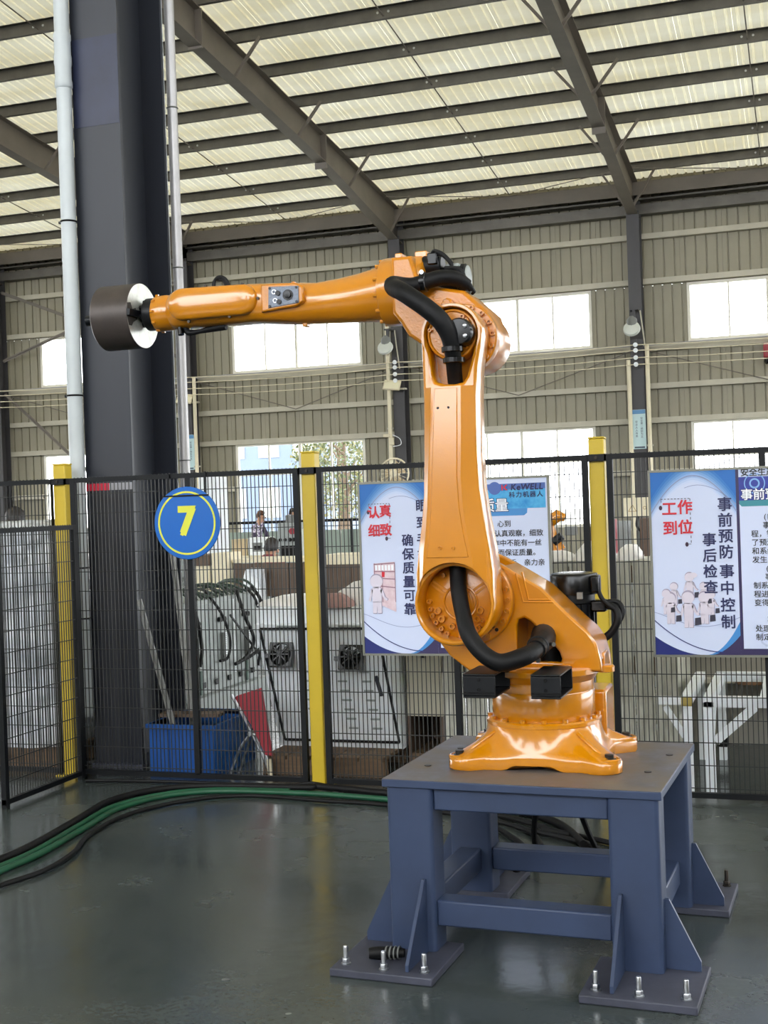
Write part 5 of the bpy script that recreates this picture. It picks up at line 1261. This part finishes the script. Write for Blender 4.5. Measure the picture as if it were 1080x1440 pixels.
for cx, cz in ((-0.255, 0.715), (0.195, 0.70)):
    p = FP(cx, cz, 0.03)
    f = MB()
    f.plate([(-0.075, -0.075), (0.075, -0.075), (0.075, 0.075), (-0.075, 0.075)], [circle(0, 0, 0.066, 24)], -0.025, 0.025, bev=0.004)
    fb = f.build('fan_housing', M['black_gloss'], t, p, (-ang, 0, 0))
    MB().lathe([(0.022, -0.015), (0.022, 0.02)], (0, 0, 0), 'Y', 16).build('fan_hub', M['black'], fb)
    for k in range(7):
        a = 2 * pi * k / 7
        MB().add([(0.02 * cos(a), 0, 0.02 * sin(a)), (0.063 * cos(a), -0.008, 0.063 * sin(a)), (0.063 * cos(a + 0.6), 0.012, 0.063 * sin(a + 0.6)), (0.02 * cos(a + 0.6), 0.01, 0.02 * sin(a + 0.6))], [(0, 1, 2, 3)]).build('fan_blade', M['black'], fb, smooth=False)
    MB().box(-0.065, 0.065, 0.024, 0.028, -0.065, 0.065).build('dark_back', M['black'], fb, smooth=False)
    for k in range(4): MB().box(-0.004, 0.004, -0.034, -0.022, -0.06, 0.06).build('guard_bar', M['black_gloss'], fb, (0, 0, 0), (0, pi * k / 4, 0), smooth=False)
    MB().tube([(-0.05, 0, 0.08), (-0.055, -0.005, 0.105), (-0.04, -0.01, 0.118), (0.03, -0.01, 0.108), (0.12, -0.01, 0.112)], 0.008, 8, smooth=5).build('fan_cable', M['black'], fb)
    MB().box(-0.06, -0.03, -0.02, 0.01, 0.105, 0.135).build('plug', M['black_gloss'], fb, bevel=0.004)
    MB().box(-0.105, -0.07, -0.02, 0.01, -0.02, 0.005).build('side_bracket', M['black_gloss'], fb, smooth=False)
tag(lump(-3.3, -2.85, 7.2, 7.7, 0.997, 1.05, 0.015, 7, 8, 2, 0.5).build('plastic_sheet', M['sheet']), 'flat white plastic sheet lying on the white casing, left of the yellow post', 'sheet', 'plastic sheets')
t = tag(lump(-2.82, -2.45, 7.25, 7.75, 0.997, 1.13, 0.035, 6, 10, 3, 0.6).build('plastic_sheet', M['sheet']), 'crumpled white plastic sheet heaped on the white casing beside the poster board', 'sheet', 'plastic sheets')
tag(lump(-2.84, -2.62, 7.08, 7.24, 0.997, 1.08, 0.02, 9, 8, 4, 0.6).build('cloth_bundle', mat('dusty_pink_cloth', (164, 128, 122), 0.7, var=0.25, vscale=14, bump=0.6, bscale=20)), 'dusty pink cloth bundle beside the crumpled white sheet', 'bundle')
# beige cabinet with an opening
t = thing('low_cabinet', 'narrow beige cabinet with a dark open bottom bay under the left poster board', 'cabinet', (-2.285, 7.62, 0))
MB().box(-0.085, 0.14, -0.22, 0.3, 0.30, 0.96).build('cabinet_body', mat('beige_enamel', (178, 172, 152), 0.5, var=0.06), t, bevel=0.004)
MB().box(-0.085, 0.14, 0.28, 0.3, 0.0, 0.30).box(-0.085, -0.070, -0.22, 0.28, 0, 0.30).box(0.12, 0.14, -0.22, 0.28, 0, 0.30).build('open_bay', M['brown'], t, smooth=False)
MB().box(-0.070, 0.12, -0.2, 0.28, 0.0, 0.07).build('bottom_drawer', M['wood'], t, smooth=False)
MB().box(0.02, 0.035, -0.235, -0.22, 0.66, 0.72).build('handle', M['black_metal'], t, smooth=False)
# whitewashed crate: planks are parts
t = thing('timber_crate', 'large crate of whitewashed vertical planks behind the robot', 'crate', (-2.13, 7.40, 0))
rr = random.Random(5); x = 0.0; k = 0
while x < 1.385:
    w = rr.uniform(0.105, 0.15)
    if x + w > 1.32: w = 1.395 - x
    MB().box(0, w - 0.010, rr.uniform(-0.006, 0.004), 0.022, rr.uniform(0.0, 0.012), 1.225 - rr.uniform(0, 0.006)).build('plank', M['whitewash'], t, (x, 0, 0), smooth=False)
    x += w
for k in range(6): MB().box(1.37, 1.392, 0.03 + 0.13 * k, 0.155 + 0.13 * k, 0, 1.222).build('plank', M['whitewash'], t, smooth=False)
for z in (0.1, 0.62, 1.15): MB().box(0, 1.365, 0.024, 0.06, z - 0.05, z + 0.05).build('batten', M['wood'], t, smooth=False)
MB().box(0.005, 1.37, 0.03, 0.82, 1.195, 1.215).build('lid_board', M['whitewash'], t, smooth=False)
for i, (x0, x1, y0, y1, h, lb) in enumerate(((-1.58, -1.32, 7.45, 7.75, 0.055, 'low crumpled white bag on the crate in front of the small orange robot'), (-1.33, -1.10, 7.45, 7.8, 0.11, 'tall white bag on the crate just left of the right yellow post'), (-1.07, -0.93, 7.42, 7.7, 0.085, 'white bag on the crate just right of the right yellow post'), (-0.88, -0.76, 7.42, 7.7, 0.06, 'small white bag on the crate at the right poster board'))):
    tag(lump(x0, x1, y0, y1, 1.232, 1.232 + h, 0.02, 9, 9, 10 + i, 0.65).build('plastic_bag', M['sheet']), lb, 'bag', 'white bags on the crate')
# white steel frames on the right
def frame_bits(t, bits, m=None):
    for nm, p, q, w, h in bits: MB().bar(p, q, w, h).build(nm, m or M['white'], t, smooth=False)
t = thing('bench_trestle', 'white painted steel bench frame with a diagonal brace under the right poster board', 'frame', (-0.53, 6.90, 0))
frame_bits(t, [('leg', (0, 0, 0), (0, 0, 0.50), 0.05, 0.05), ('front_beam', (-0.025, 0, 0.50), (0.75, 0, 0.50), 0.05, 0.055), ('brace', (0.03, 0.0, 0.29), (0.235, 0.0, 0.475), 0.045, 0.045), ('side_beam', (0, 0.025, 0.50), (0, 0.95, 0.50), 0.05, 0.055), ('rear_beam', (-0.025, 0.95, 0.50), (0.75, 0.95, 0.50), 0.05, 0.055), ('cross_beam', (0.28, 0.02, 0.505), (0.28, 0.93, 0.505), 0.04, 0.04), ('leg', (0, 0.95, 0), (0, 0.95, 0.47), 0.05, 0.05), ('leg', (0.7, 0, 0), (0.7, 0, 0.47), 0.05, 0.05), ('side_brace', (0, 0.06, 0.3), (0, 0.3, 0.48), 0.04, 0.04)])
MB().box(-0.03, 0.03, 0.92, 0.98, 0.08, 0.14).build('leg_clip', M['black'], t, smooth=False)
t = thing('bench_trestle', 'smaller white steel frame with an ochre end standing between crate and braced frame', 'frame', (-0.645, 6.94, 0))
frame_bits(t, [('leg', (0, 0, 0), (0, 0, 0.485), 0.045, 0.045), ('side_beam', (0, -0.02, 0.505), (0, 0.9, 0.505), 0.055, 0.05), ('leg', (0, 0.9, 0), (0, 0.9, 0.48), 0.045, 0.045), ('cross_beam', (-0.15, 0.0, 0.495), (-0.03, 0.0, 0.495), 0.04, 0.04), ('brace', (-0.02, 0.02, 0.30), (-0.12, 0.02, 0.46), 0.03, 0.03)])
MB().box(-0.03, 0.03, -0.028, -0.02, 0.47, 0.52).build('ochre_end', mat('ochre_paint', (170, 150, 80), 0.5), t, smooth=False)
t = thing('low_partition', 'low grey concrete partition behind the white steel frames', 'partition', (-0.2, 8.35, 0))
MB().box(-0.75, 1.4, 0, 0.12, 0.0, 1.1).build('slab', mat('grey_concrete_panel', (148, 144, 134), 0.75, var=0.08, vscale=3, bump=0.1), t, smooth=False)
MB().box(-0.75, 1.4, -0.10, 0.0, 0.40, 0.425).build('ledge', M['girt'], t, smooth=False)
o = lump(-0.45, 0.02, 8.0, 8.24, 0.426, 0.47, 0.03, 12, 8, 20, 0.3).build('scrap_heap', M['rust']); tag(o, 'small heap of rusty scrap on the ledge behind the braced frame', 'scrap', None, 'stuff')

# ---------------------------------------------------------------- further back in the hall
t = thing('workbench', 'long workbench with a cream top and brown panel front in the middle distance', 'bench', (-6.16, 14.0, 0))
MB().box(-0.49, 0.49, 0, 0.8, 0.96, 1.0).build('bench_top', M['cream'], t, smooth=False)
for k in range(4): MB().box(-0.47 + 0.238 * k, -0.245 + 0.238 * k, 0.02, 0.05, 0.55, 0.95).build('front_panel', M['brown'], t, smooth=False)
for x in (-0.45, 0.45):
    for y in (0.06, 0.74): MB().box(x - 0.03, x + 0.03, y - 0.03, y + 0.03, 0, 0.96).build('leg', M['grey'], t, smooth=False)
tag(lump(-6.38, -6.12, 13.6, 13.95, 0.0, 0.90, 0.03, 6, 10, 31, 0.3).build('wrapped_parcel', M['film']), 'clear film wrapped parcel standing before the workbench', 'bundle')
def cab(name, label, cat, x0, x1, y0, d, h, m, top=None, doors=1):
    t = thing(name, label, cat, ((x0 + x1) / 2, y0, 0)); w = (x1 - x0) / 2
    MB().box(-w, w, 0, d, 0.03, h).build('cabinet_body', m, t, bevel=0.006)
    MB().box(-w + 0.02, w - 0.02, 0.03, d - 0.02, 0, 0.03).build('plinth', M['grey'], t, smooth=False)
    for k in range(doors):
        a = -w + 2 * w * k / doors; b = -w + 2 * w * (k + 1) / doors
        dr = MB().box(a + 0.008, b - 0.008, -0.012, 0.0, 0.05, h - 0.02).build('door', m, t, smooth=False)
        MB().box(b - 0.035, b - 0.025, -0.03, -0.012, h * 0.5, h * 0.5 + 0.08).build('handle', M['chrome'], dr, smooth=False)
    if top: MB().box(-w - 0.01, w + 0.01, -0.02, d + 0.01, h, h + top[0]).build('top_board', top[1], t, smooth=False)
    return t
cab('cream_cabinet', 'tall cream cabinet left of the workbench end', 'cabinet', -6.88, -6.67, 13.9, 0.4, 1.09, M['cream'])
cab('storage_box', 'cream storage box with a brown lid just right of the number sign', 'box', -7.14, -6.91, 13.9, 0.5, 0.94, M['cream'], (0.13, M['brown']))
t = cab('machine_console', 'grey control console with black knobs and a red button left of the yellow post', 'console', -7.77, -7.46, 18.0, 0.4, 1.38, M['greywhite'])
for x, z, m, r in ((-0.10, 1.12, 'black_gloss', 0.025), (-0.02, 1.12, 'black_gloss', 0.025), (0.06, 1.12, 'black_gloss', 0.03), (0.12, 1.12, 'black_gloss', 0.03), (0.10, 1.25, 'red', 0.05)):
    MB().lathe([(r, -0.035), (r, -0.012)], (x, 0, z), 'Y', 14).build('knob', M[m], t)
MB().box(-0.11, 0.13, -0.02, -0.012, 0.80, 1.03).build('dark_window', M['black_gloss'], t, smooth=False)
MB().box(-0.02, 0.14, 0.0, 0.2, 1.38, 1.50).build('monitor', M['grey'], t, bevel=0.01)
cab('white_locker', 'narrow white locker beside the grey console', 'locker', -7.42, -7.26, 18.0, 0.4, 1.28, M['offwhite'])
cab('white_locker', 'tall white locker standing right behind the number sign', 'locker', -10.1, -9.78, 20.0, 0.5, 2.2, M['white'])
t = thing('desk', 'pale desk in front of the person in the patterned jacket', 'desk', (-8.6, 18.0, 0))
MB().box(-0.7, 0.75, 0, 0.8, 0.84, 0.88).build('desk_top', M['cream'], t, smooth=False)
for x in (-0.66, 0.7):
    for y in (0.04, 0.76): MB().box(x - 0.025, x + 0.025, y - 0.025, y + 0.025, 0, 0.84).build('leg', M['grey'], t, smooth=False)
MB().box(-0.6, 0.65, 0.04, 0.06, 0.3, 0.82).build('modesty_panel', M['greywhite'], t, smooth=False)
t = thing('test_monitor', 'white boxy instrument with a dark screen on the pale desk', 'instrument', (-8.2, 18.2, 0.881))
MB().box(-0.17, 0.17, 0, 0.3, 0.0, 0.28).build('housing', M['white'], t, bevel=0.012); MB().box(-0.09, 0.08, -0.006, 0, 0.06, 0.20).build('screen', M['grey'], t, smooth=False)
MB().box(-0.06, 0.05, -0.009, -0.006, 0.09, 0.15).build('dark_display', M['black_gloss'], t, smooth=False)
tag(MB().box(-0.13, 0.13, 0, 0.3, 0, 0.26).build('carton', M['cardboard'], None, (-8.52, 18.2, 0.881), bevel=0.005), 'tan carton left of the white instrument on the desk', 'box')
t = thing('low_fence', 'low grey green partition with a black handrail in front of the windows', 'partition', (-10.7, 25.0, 0))
MB().tube([(-1.7, 0, 1.32), (2.2, 0, 1.32)], 0.03, 8).build('handrail', M['fence'], t)
for x in (-1.6, 0, 1.6): MB().tube([(x, 0, 0), (x, 0, 1.32)], 0.03, 8).build('post', M['fence'], t)
for k in range(5): MB().box(-1.6 + 0.74 * k, -0.88 + 0.74 * k, 0.03, 0.06, 0.05, 1.12).build('infill_panel', mat('grey_green_panel', (150, 164, 152), 0.5), t, smooth=False)
cab('long_counter', 'long pale counter along the far wall under the left window', 'counter', -16.5, -12.6, 27.5, 0.8, 0.95, M['greywhite'], (0.04, M['cream']), 4)
cab('brown_chest', 'long brown chest behind the crumpled white sheet', 'cabinet', -5.62, -4.9, 14.4, 0.6, 0.90, M['brown'], (0.12, M['cream']), 2)
# right side
t = thing('small_robot', 'second smaller orange robot far behind the fence beside the right yellow post', 'robot', (-3.82, 20.0, 0))
MB().box(-0.25, 0.25, -0.2, 0.2, 0, 0.55).build('plinth', M['grey'], t, bevel=0.01)
MB().lathe([(0.2, 0.55), (0.2, 0.62), (0.13, 0.68), (0.12, 0.80)], (0, 0, 0), 'Z', 20).build('base', M['orange'], t)
MB().tube([(0.05, 0, 0.78), (-0.02, 0, 0.95), (-0.10, 0, 1.18)], [0.11, 0.085, 0.075], 14).build('lower_arm', M['orange'], t)
MB().tube([(-0.25, 0, 1.28), (-0.10, 0, 1.24), (0.05, 0, 1.34), (0.16, 0, 1.30)], [0.06, 0.11, 0.10, 0.06], 14).build('forearm', M['orange'], t)
MB().tube([(-0.02, -0.12, 0.92), (0.12, -0.12, 1.02)], 0.07, 12).build('motor', M['black_metal'], t)
MB().box(0.16, 0.34, -0.1, 0.06, 1.02, 1.16).build('gripper_box', M['grey'], t, bevel=0.01)
t = thing('red_machine', 'red wedge shaped machine right of the small orange robot', 'machine', (-3.22, 20.2, 0))
MB().plate([(-0.16, 0.05), (0.32, 0.05), (0.32, 1.25), (0.10, 1.25), (-0.02, 0.95), (-0.16, 0.92)], [], -0.15, 0.2, bev=0.02).build('hood', M['red'], t); MB().box(-0.18, 0.34, -0.17, 0.22, 0, 0.05).build('base', M['grey'], t, smooth=False)
t = thing('electric_box', 'cream electric box with a warning triangle right of the right yellow post', 'box', (-2.77, 22.0, 0))
MB().box(-0.24, 0.24, 0, 0.2, 1.24, 1.58).build('housing', M['cream'], t, bevel=0.01)
MB().box(-0.03, 0.03, 0.05, 0.12, 0, 1.24).build('stand', M['grey'], t, smooth=False); MB().box(-0.15, 0.15, 0, 0.2, 0, 0.02).build('foot', M['grey'], t, smooth=False)
mb = MB(); tri = [(-0.075, 0.0), (0.075, 0.0), (0.0, 0.13)]; tri2 = [(-0.055, 0.011), (0.055, 0.011), (0.0, 0.107)]
mb.plate([(x - 0.09, z + 1.34) for x, z in tri], [[(x - 0.09, z + 1.34) for x, z in tri2]], -0.004, -0.001).plate(circle(0.12, 1.40, 0.03, 16), [circle(0.12, 1.40, 0.02, 16)], -0.004, -0.001)
mb.text('!', -0.09, 1.385, -0.003, 0.09).build('warning_print', mat('print_ochre', (170, 140, 90), 0.5), t, smooth=False)
MB().tube([(0.0, -0.02, 1.26), (-0.02, -0.05, 1.1), (0.06, -0.05, 1.0), (0.12, -0.05, 1.08)], 0.02, 8, smooth=5).build('cable_hook', M['black'], t)
cab('grey_cabinet', 'grey cabinet with two handles under the cream electric box', 'cabinet', -3.22, -2.84, 21.0, 0.6, 1.2, M['greywhite'], None, 2)
cab('brown_cabinet', 'dark brown cabinet between the grey cabinet and the right poster board', 'cabinet', -2.62, -2.35, 21.0, 0.6, 1.24, M['brown'])
t = thing('pedestal_fan', 'pale round pedestal fan far behind the left poster board', 'fan', (-6.49, 20, 0))
MB().lathe([(0.26, 0), (0.26, 0.03), (0.04, 0.06)], (0, 0.1, 0), 'Z', 20).build('foot', M['grey'], t); MB().cyl((0, 0.1, 0.05), (0, 0.1, 2.1), 0.025, 10).build('pole', M['grey'], t)
MB().torus((0, 0, 2.12), 0.25, 0.015, 'Y', 24, 6).build('guard_ring', M['cream'], t)
for k in range(3):
    a = 2 * pi * k / 3
    MB().add([(0.03 * cos(a), 0, 2.12 + 0.03 * sin(a)), (0.23 * cos(a), -0.02, 2.12 + 0.23 * sin(a)), (0.23 * cos(a + 1.5), 0.03, 2.12 + 0.23 * sin(a + 1.5)), (0.03 * cos(a + 1.5), 0.02, 2.12 + 0.03 * sin(a + 1.5))], [(0, 1, 2, 3)]).build('blade', M['cardboard'], t, smooth=False)
mb = MB()
for k in range(18):
    a = 2 * pi * k / 18; mb.tube([(0.03 * cos(a), -0.05, 2.12 + 0.03 * sin(a)), (0.25 * cos(a), -0.02, 2.12 + 0.25 * sin(a))], 0.005, 5)
mb.build('guard_wires', M['cream'], t)
MB().lathe([(0.06, -0.06), (0.07, 0.02), (0.06, 0.14)], (0, 0, 2.12), 'Y', 16).build('motor', M['cream'], t)

t = thing('alarm_lamp', 'small dark red alarm lamp on the far wall at the right picture edge', 'lamp', (-0.72, 30.80, 4.62))
MB().box(-0.14, 0.14, -0.25, 0.0, 0.08, 0.42).build('housing', M['red'], t, bevel=0.02); MB().lathe([(0.10, -0.06), (0.13, 0.0), (0.13, 0.08)], (0, -0.12, 0), 'Z', 16).build('lamp_body', M['black_gloss'], t)
MB().box(-0.04, 0.04, -0.05, 0.02, 0.42, 0.50).build('bracket', M['grey'], t, smooth=False)
# ---------------------------------------------------------------- people far back
def figure(name, label, loc, rz, J, E, paint, hair=None, root='hip', extra=None):
    names = list(J); vs = [Vector(J[n][0]) for n in names]
    me = bpy.data.meshes.new('tmp'); me.from_pydata([tuple(v) for v in vs], [(names.index(a), names.index(b)) for a, b in E], [])
    o = bpy.data.objects.new('tmp', me); C.objects.link(o)
    sk = o.modifiers.new('skin', 'SKIN'); sk.use_smooth_shade = True; sk.branch_smoothing = 0.5
    for i, n in enumerate(names):
        r = J[n][1]; me.skin_vertices[0].data[i].radius = r if isinstance(r, tuple) else (r, r)
        me.skin_vertices[0].data[i].use_root = (n == root)
    su = o.modifiers.new('sub', 'SUBSURF'); su.levels = 1; su.render_levels = 1
    dg = bpy.context.evaluated_depsgraph_get()
    m2 = bpy.data.meshes.new_from_object(o.evaluated_get(dg))
    C.objects.unlink(o); bpy.data.objects.remove(o)
    mats = []
    for p in m2.polygons:
        c = p.center; n = min(names, key=lambda k: (Vector(J[k][0]) - c).length - (J[k][1] if not isinstance(J[k][1], tuple) else J[k][1][0]))
        mm = paint(n, c)
        if mm not in mats: mats.append(mm)
        p.material_index = mats.index(mm)
    for mm in mats: m2.materials.append(mm)
    m2.shade_smooth()
    t = thing(name, label, 'person', loc, rz)
    b = inst('body', m2, t)
    if hair: hair(t)
    return t
def hand(J, E, w, tip, out, nm):
    """five short unequal fingers from wrist joint w towards tip"""
    w0 = Vector(J[w][0]); d = (Vector(tip) - w0).normalized(); o = Vector(out)
    J[nm + 'palm'] = (w0 + d * 0.06, 0.022); E.append((w, nm + 'palm'))
    for i, (s, l) in enumerate(((-1.5, 0.065), (-0.5, 0.075), (0.5, 0.08), (1.5, 0.07))):
        a = w0 + d * 0.085 + o * 0.012 * s; J[nm + 'f%d' % i] = (a + d * l * 0.4, 0.0075); J[nm + 't%d' % i] = (a + d * l + Vector((0, 0, -0.02)), 0.006)
        E += [(nm + 'palm', nm + 'f%d' % i), (nm + 'f%d' % i, nm + 't%d' % i)]
    J[nm + 'th'] = (w0 + d * 0.06 + o * -0.045, 0.009); E.append((nm + 'palm', nm + 'th'))
def standing(H, lean=0.0, armx=0.3, armz=0.98, headx=0.0):
    k = H / 1.7
    J = {'hip': ((0, 0, .92 * k), (.15 * k, .11 * k)), 'belly': ((lean * .4, 0, 1.10 * k), (.14 * k, .11 * k)), 'chest': ((lean * .8, 0, 1.30 * k), (.165 * k, .115 * k)), 'neck': ((lean + headx * .3, 0, 1.45 * k), .052 * k),
         'head': ((lean + headx * .8, 0, 1.555 * k), (.080 * k, .095 * k)), 'crown': ((lean + headx, 0, 1.645 * k), (.070 * k, .080 * k)), 'nose': ((lean + headx * .8 + .105 * k, 0, 1.55 * k), .012)}
    E = [('hip', 'belly'), ('belly', 'chest'), ('chest', 'neck'), ('neck', 'head'), ('head', 'crown'), ('head', 'nose')]
    for s, n in ((1, 'L'), (-1, 'R')):
        J['sh' + n] = ((lean * .9, s * .18 * k, 1.38 * k), .058 * k); J['el' + n] = ((lean + armx * .25, s * .24 * k, 1.12 * k), .045 * k); J['wr' + n] = ((lean + armx, s * .14 * k, armz), .030 * k)
        J['th' + n] = ((0, s * .095 * k, .80 * k), .085 * k); J['kn' + n] = ((.02, s * .10 * k, .48 * k), .058 * k); J['an' + n] = ((0, s * .10 * k, .09), .042); J['to' + n] = ((.15, s * .11 * k, .045), .040)
        E += [('chest', 'sh' + n), ('sh' + n, 'el' + n), ('el' + n, 'wr' + n), ('hip', 'th' + n), ('th' + n, 'kn' + n), ('kn' + n, 'an' + n), ('an' + n, 'to' + n)]
        hand(J, E, 'wr' + n, (lean + armx + .2, s * .12, armz - .05), (0, s, 0), 'h' + n)
    return J, E
def hair_cap(m, c, r, back=1.0, facing=0.0):
    def f(t):
        mb = MB(); n = 16; k = 10; rings = []
        for j in range(k):
            ph = pi / 2 - (pi * 0.62) * j / (k - 1)
            ring = []
            for i in range(n):
                a = 2 * pi * i / n; front = cos(a - facing)
                p2 = ph if front < 0.3 else max(ph, pi / 2 - pi * 0.36 * (j / (k - 1)))
                rr_ = r * (1 + 0.06 * sin(5 * a + j))
                ring.append(Vector(c) + Vector((rr_ * 0.95 * cos(p2) * cos(a), rr_ * 0.9 * cos(p2) * sin(a), rr_ * 1.1 * sin(p2))))
            rings.append(ring)
        mb.loft(rings); mb.build('hair', m, t)
        for s in (-1, 1):
            MB().sphere((c[0], c[1] + s * r * 0.88, c[2] - r * 0.45), 0.022, 8, 6, (0.7, 0.5, 1.2)).build('ear', M['skin'], t)
            e = MB().sphere((c[0] + r * 0.86, c[1] + s * r * 0.35, c[2] - r * 0.35), 0.012, 8, 6); e.build('eye', M['black_gloss'], t)
        MB().box(c[0] + r * 0.80, c[0] + r * 0.90, c[1] - 0.025, c[1] + 0.025, c[2] - r * 1.0, c[2] - r * 0.92).build('mouth', M['red'], t)
    return f
def clothes(top, bottom, pattern=None):
    def f(n, c):
        if n in ('neck', 'head', 'crown', 'nose') or n.startswith('h') and n not in ('hip', 'head') : return M['skin']
        if n[:2] in ('th', 'kn') or n == 'hip' and c.z < 0.9: return M['trousers']
        if n[:2] in ('an', 'to'): return M['black']
        if pattern and n in ('chest', 'shR', 'belly') and c.x > -0.02 and c.y < 0.1: return pattern
        return top
    return f
J, E = standing(1.58, 0.08, 0.34, 1.0, 0.10)
figure('person', 'person in a dark purple jacket with a white pattern bending over the desk', (-9.97, 22.0, 0), radians(-10), J, E, clothes(M['jacket'], M['trousers'], M['jacket_pattern']), hair_cap(M['hair_brown'], (0.16, 0, 1.475), 0.098))
J, E = standing(1.60, 0.0, 0.2, 1.0, 0.03)
figure('person', 'distant person with short dark hair and tan jacket left of the middle yellow post', (-11.05, 26.5, 0), radians(-60), J, E, clothes(mat('tan_jacket', (150, 112, 74), 0.7), M['trousers']), hair_cap(M['hair'], (0.03, 0, 1.50), 0.100))
J, E = standing(1.68, 0.02, 0.2, 1.0, 0.04)
figure('person', 'person with tousled dark hair standing behind the film wrapped bundle', (-7.66, 11.0, 0), radians(100), J, E, clothes(mat('brown_jacket', (104, 76, 62), 0.7), M['trousers']), hair_cap(M['hair'], (0.06, 0, 1.585), 0.118))
# seated person seen from behind
J = {'hip': ((0, 0, .55), (.16, .13)), 'belly': ((0.05, 0, .68), (.15, .12)), 'chest': ((0.13, 0, .82), (.17, .12)), 'neck': ((0.20, 0, .93), .052), 'head': ((0.25, 0, 1.03), (.082, .095)), 'crown': ((0.27, 0, 1.12), (.07, .08)), 'nose': ((0.36, 0, 1.00), .012)}
E = [('hip', 'belly'), ('belly', 'chest'), ('chest', 'neck'), ('neck', 'head'), ('head', 'crown'), ('head', 'nose')]
for s, n in ((1, 'L'), (-1, 'R')):
    J['sh' + n] = ((0.15, s * .19, .89), .06); J['el' + n] = ((0.30, s * .26, .70), .047); J['wr' + n] = ((0.50, s * .14, .72), .03)
    J['th' + n] = ((0.12, s * .10, .53), .085); J['kn' + n] = ((0.45, s * .12, .50), .06); J['an' + n] = ((0.43, s * .12, .09), .042); J['to' + n] = ((0.57, s * .12, .045), .04)
    E += [('chest', 'sh' + n), ('sh' + n, 'el' + n), ('el' + n, 'wr' + n), ('hip', 'th' + n), ('th' + n, 'kn' + n), ('kn' + n, 'an' + n), ('an' + n, 'to' + n)]
    hand(J, E, 'wr' + n, (0.7, s * .12, .70), (0, s, 0), 'h' + n)
figure('person', 'seated person in maroon clothes seen from behind with a round head of black hair', (-7.30, 16.3, 0), radians(75), J, E, clothes(M['maroon'], M['trousers']), hair_cap(M['hair'], (0.25, 0, 1.06), 0.125, facing=0.0))
t = thing('stool', 'round grey stool under the seated person in maroon', 'stool', (-7.30, 16.3, 0))
MB().lathe([(0.16, 0.40), (0.17, 0.41), (0.17, 0.425), (0.16, 0.43)], (0, 0, 0), 'Z', 20).build('seat', M['grey'], t)
for k in range(4):
    a = pi / 4 + pi / 2 * k; MB().tube([(0.1 * cos(a), 0.1 * sin(a), 0.40), (0.18 * cos(a), 0.18 * sin(a), 0)], 0.012, 6).build('leg', M['chrome'], t)

# ---------------------------------------------------------------- outside the windows
t = thing('house', 'pale blue clad building outside the lower left window', 'building', (-26.5, 62, -0.06))
MB().box(-4, 2.6, 0, 8, 0, 8.5).build('wall', M['house'], t, smooth=False); MB().box(-4.3, 2.9, -0.3, 8.3, 8.5, 8.8).build('roof', M['grey'], t, smooth=False)
for k in range(3):
    for j in range(2): MB().box(-3.2 + 2 * k, -2.0 + 2 * k, -0.04, 0.0, 1.2 + 3.2 * j, 2.8 + 3.2 * j).build('window', M['greywhite'], t, smooth=False)
rr = random.Random(3)
for (x, y, h, m, lb) in ((-15.9, 43, 6.0, 'leaf', 'leafy green tree outside the lower left window, beside the blue building'), (-17.6, 47, 5.2, 'leaf2', 'yellowing tree outside the lower left window, lower and behind the green one')):
    t = thing('garden_tree', lb, 'tree', (x, y, -0.06), 0, 'trees outside the windows')
    MB().tube([(0, 0, 0), (0.1, 0, h * 0.3), (0.0, 0.1, h * 0.6), (0.15, 0, h * 0.85)], [0.16, 0.13, 0.09, 0.04], 8, smooth=3).build('trunk', M['bark'], t)
    for k in range(5):
        a = 2 * pi * k / 5; MB().tube([(0.05, 0, h * (0.35 + 0.08 * k)), (0.9 * cos(a), 0.9 * sin(a), h * (0.5 + 0.08 * k))], [0.06, 0.02], 6).build('branch', M['bark'], t)
    mb = MB()
    for k in range(2600):
        a = rr.uniform(0, 2 * pi); u = rr.uniform(-1, 1); q = rr.uniform(0.2, 1) ** 0.5
        c = Vector((1.9 * q * math.sqrt(1 - u * u) * cos(a), 1.9 * q * math.sqrt(1 - u * u) * sin(a), h * 0.62 + h * 0.42 * q * u))
        e1 = Vector((rr.uniform(-1, 1), rr.uniform(-1, 1), rr.uniform(-1, 1))).normalized(); e2 = e1.orthogonal().normalized(); s = rr.uniform(0.05, 0.10)
        mb.add([c - e1 * s, c + e2 * s * 0.5, c + e1 * s, c - e2 * s * 0.5], [(0, 1, 2, 3)])
    o = mb.build('foliage', M[m], t, smooth=False); o['kind'] = 'stuff'
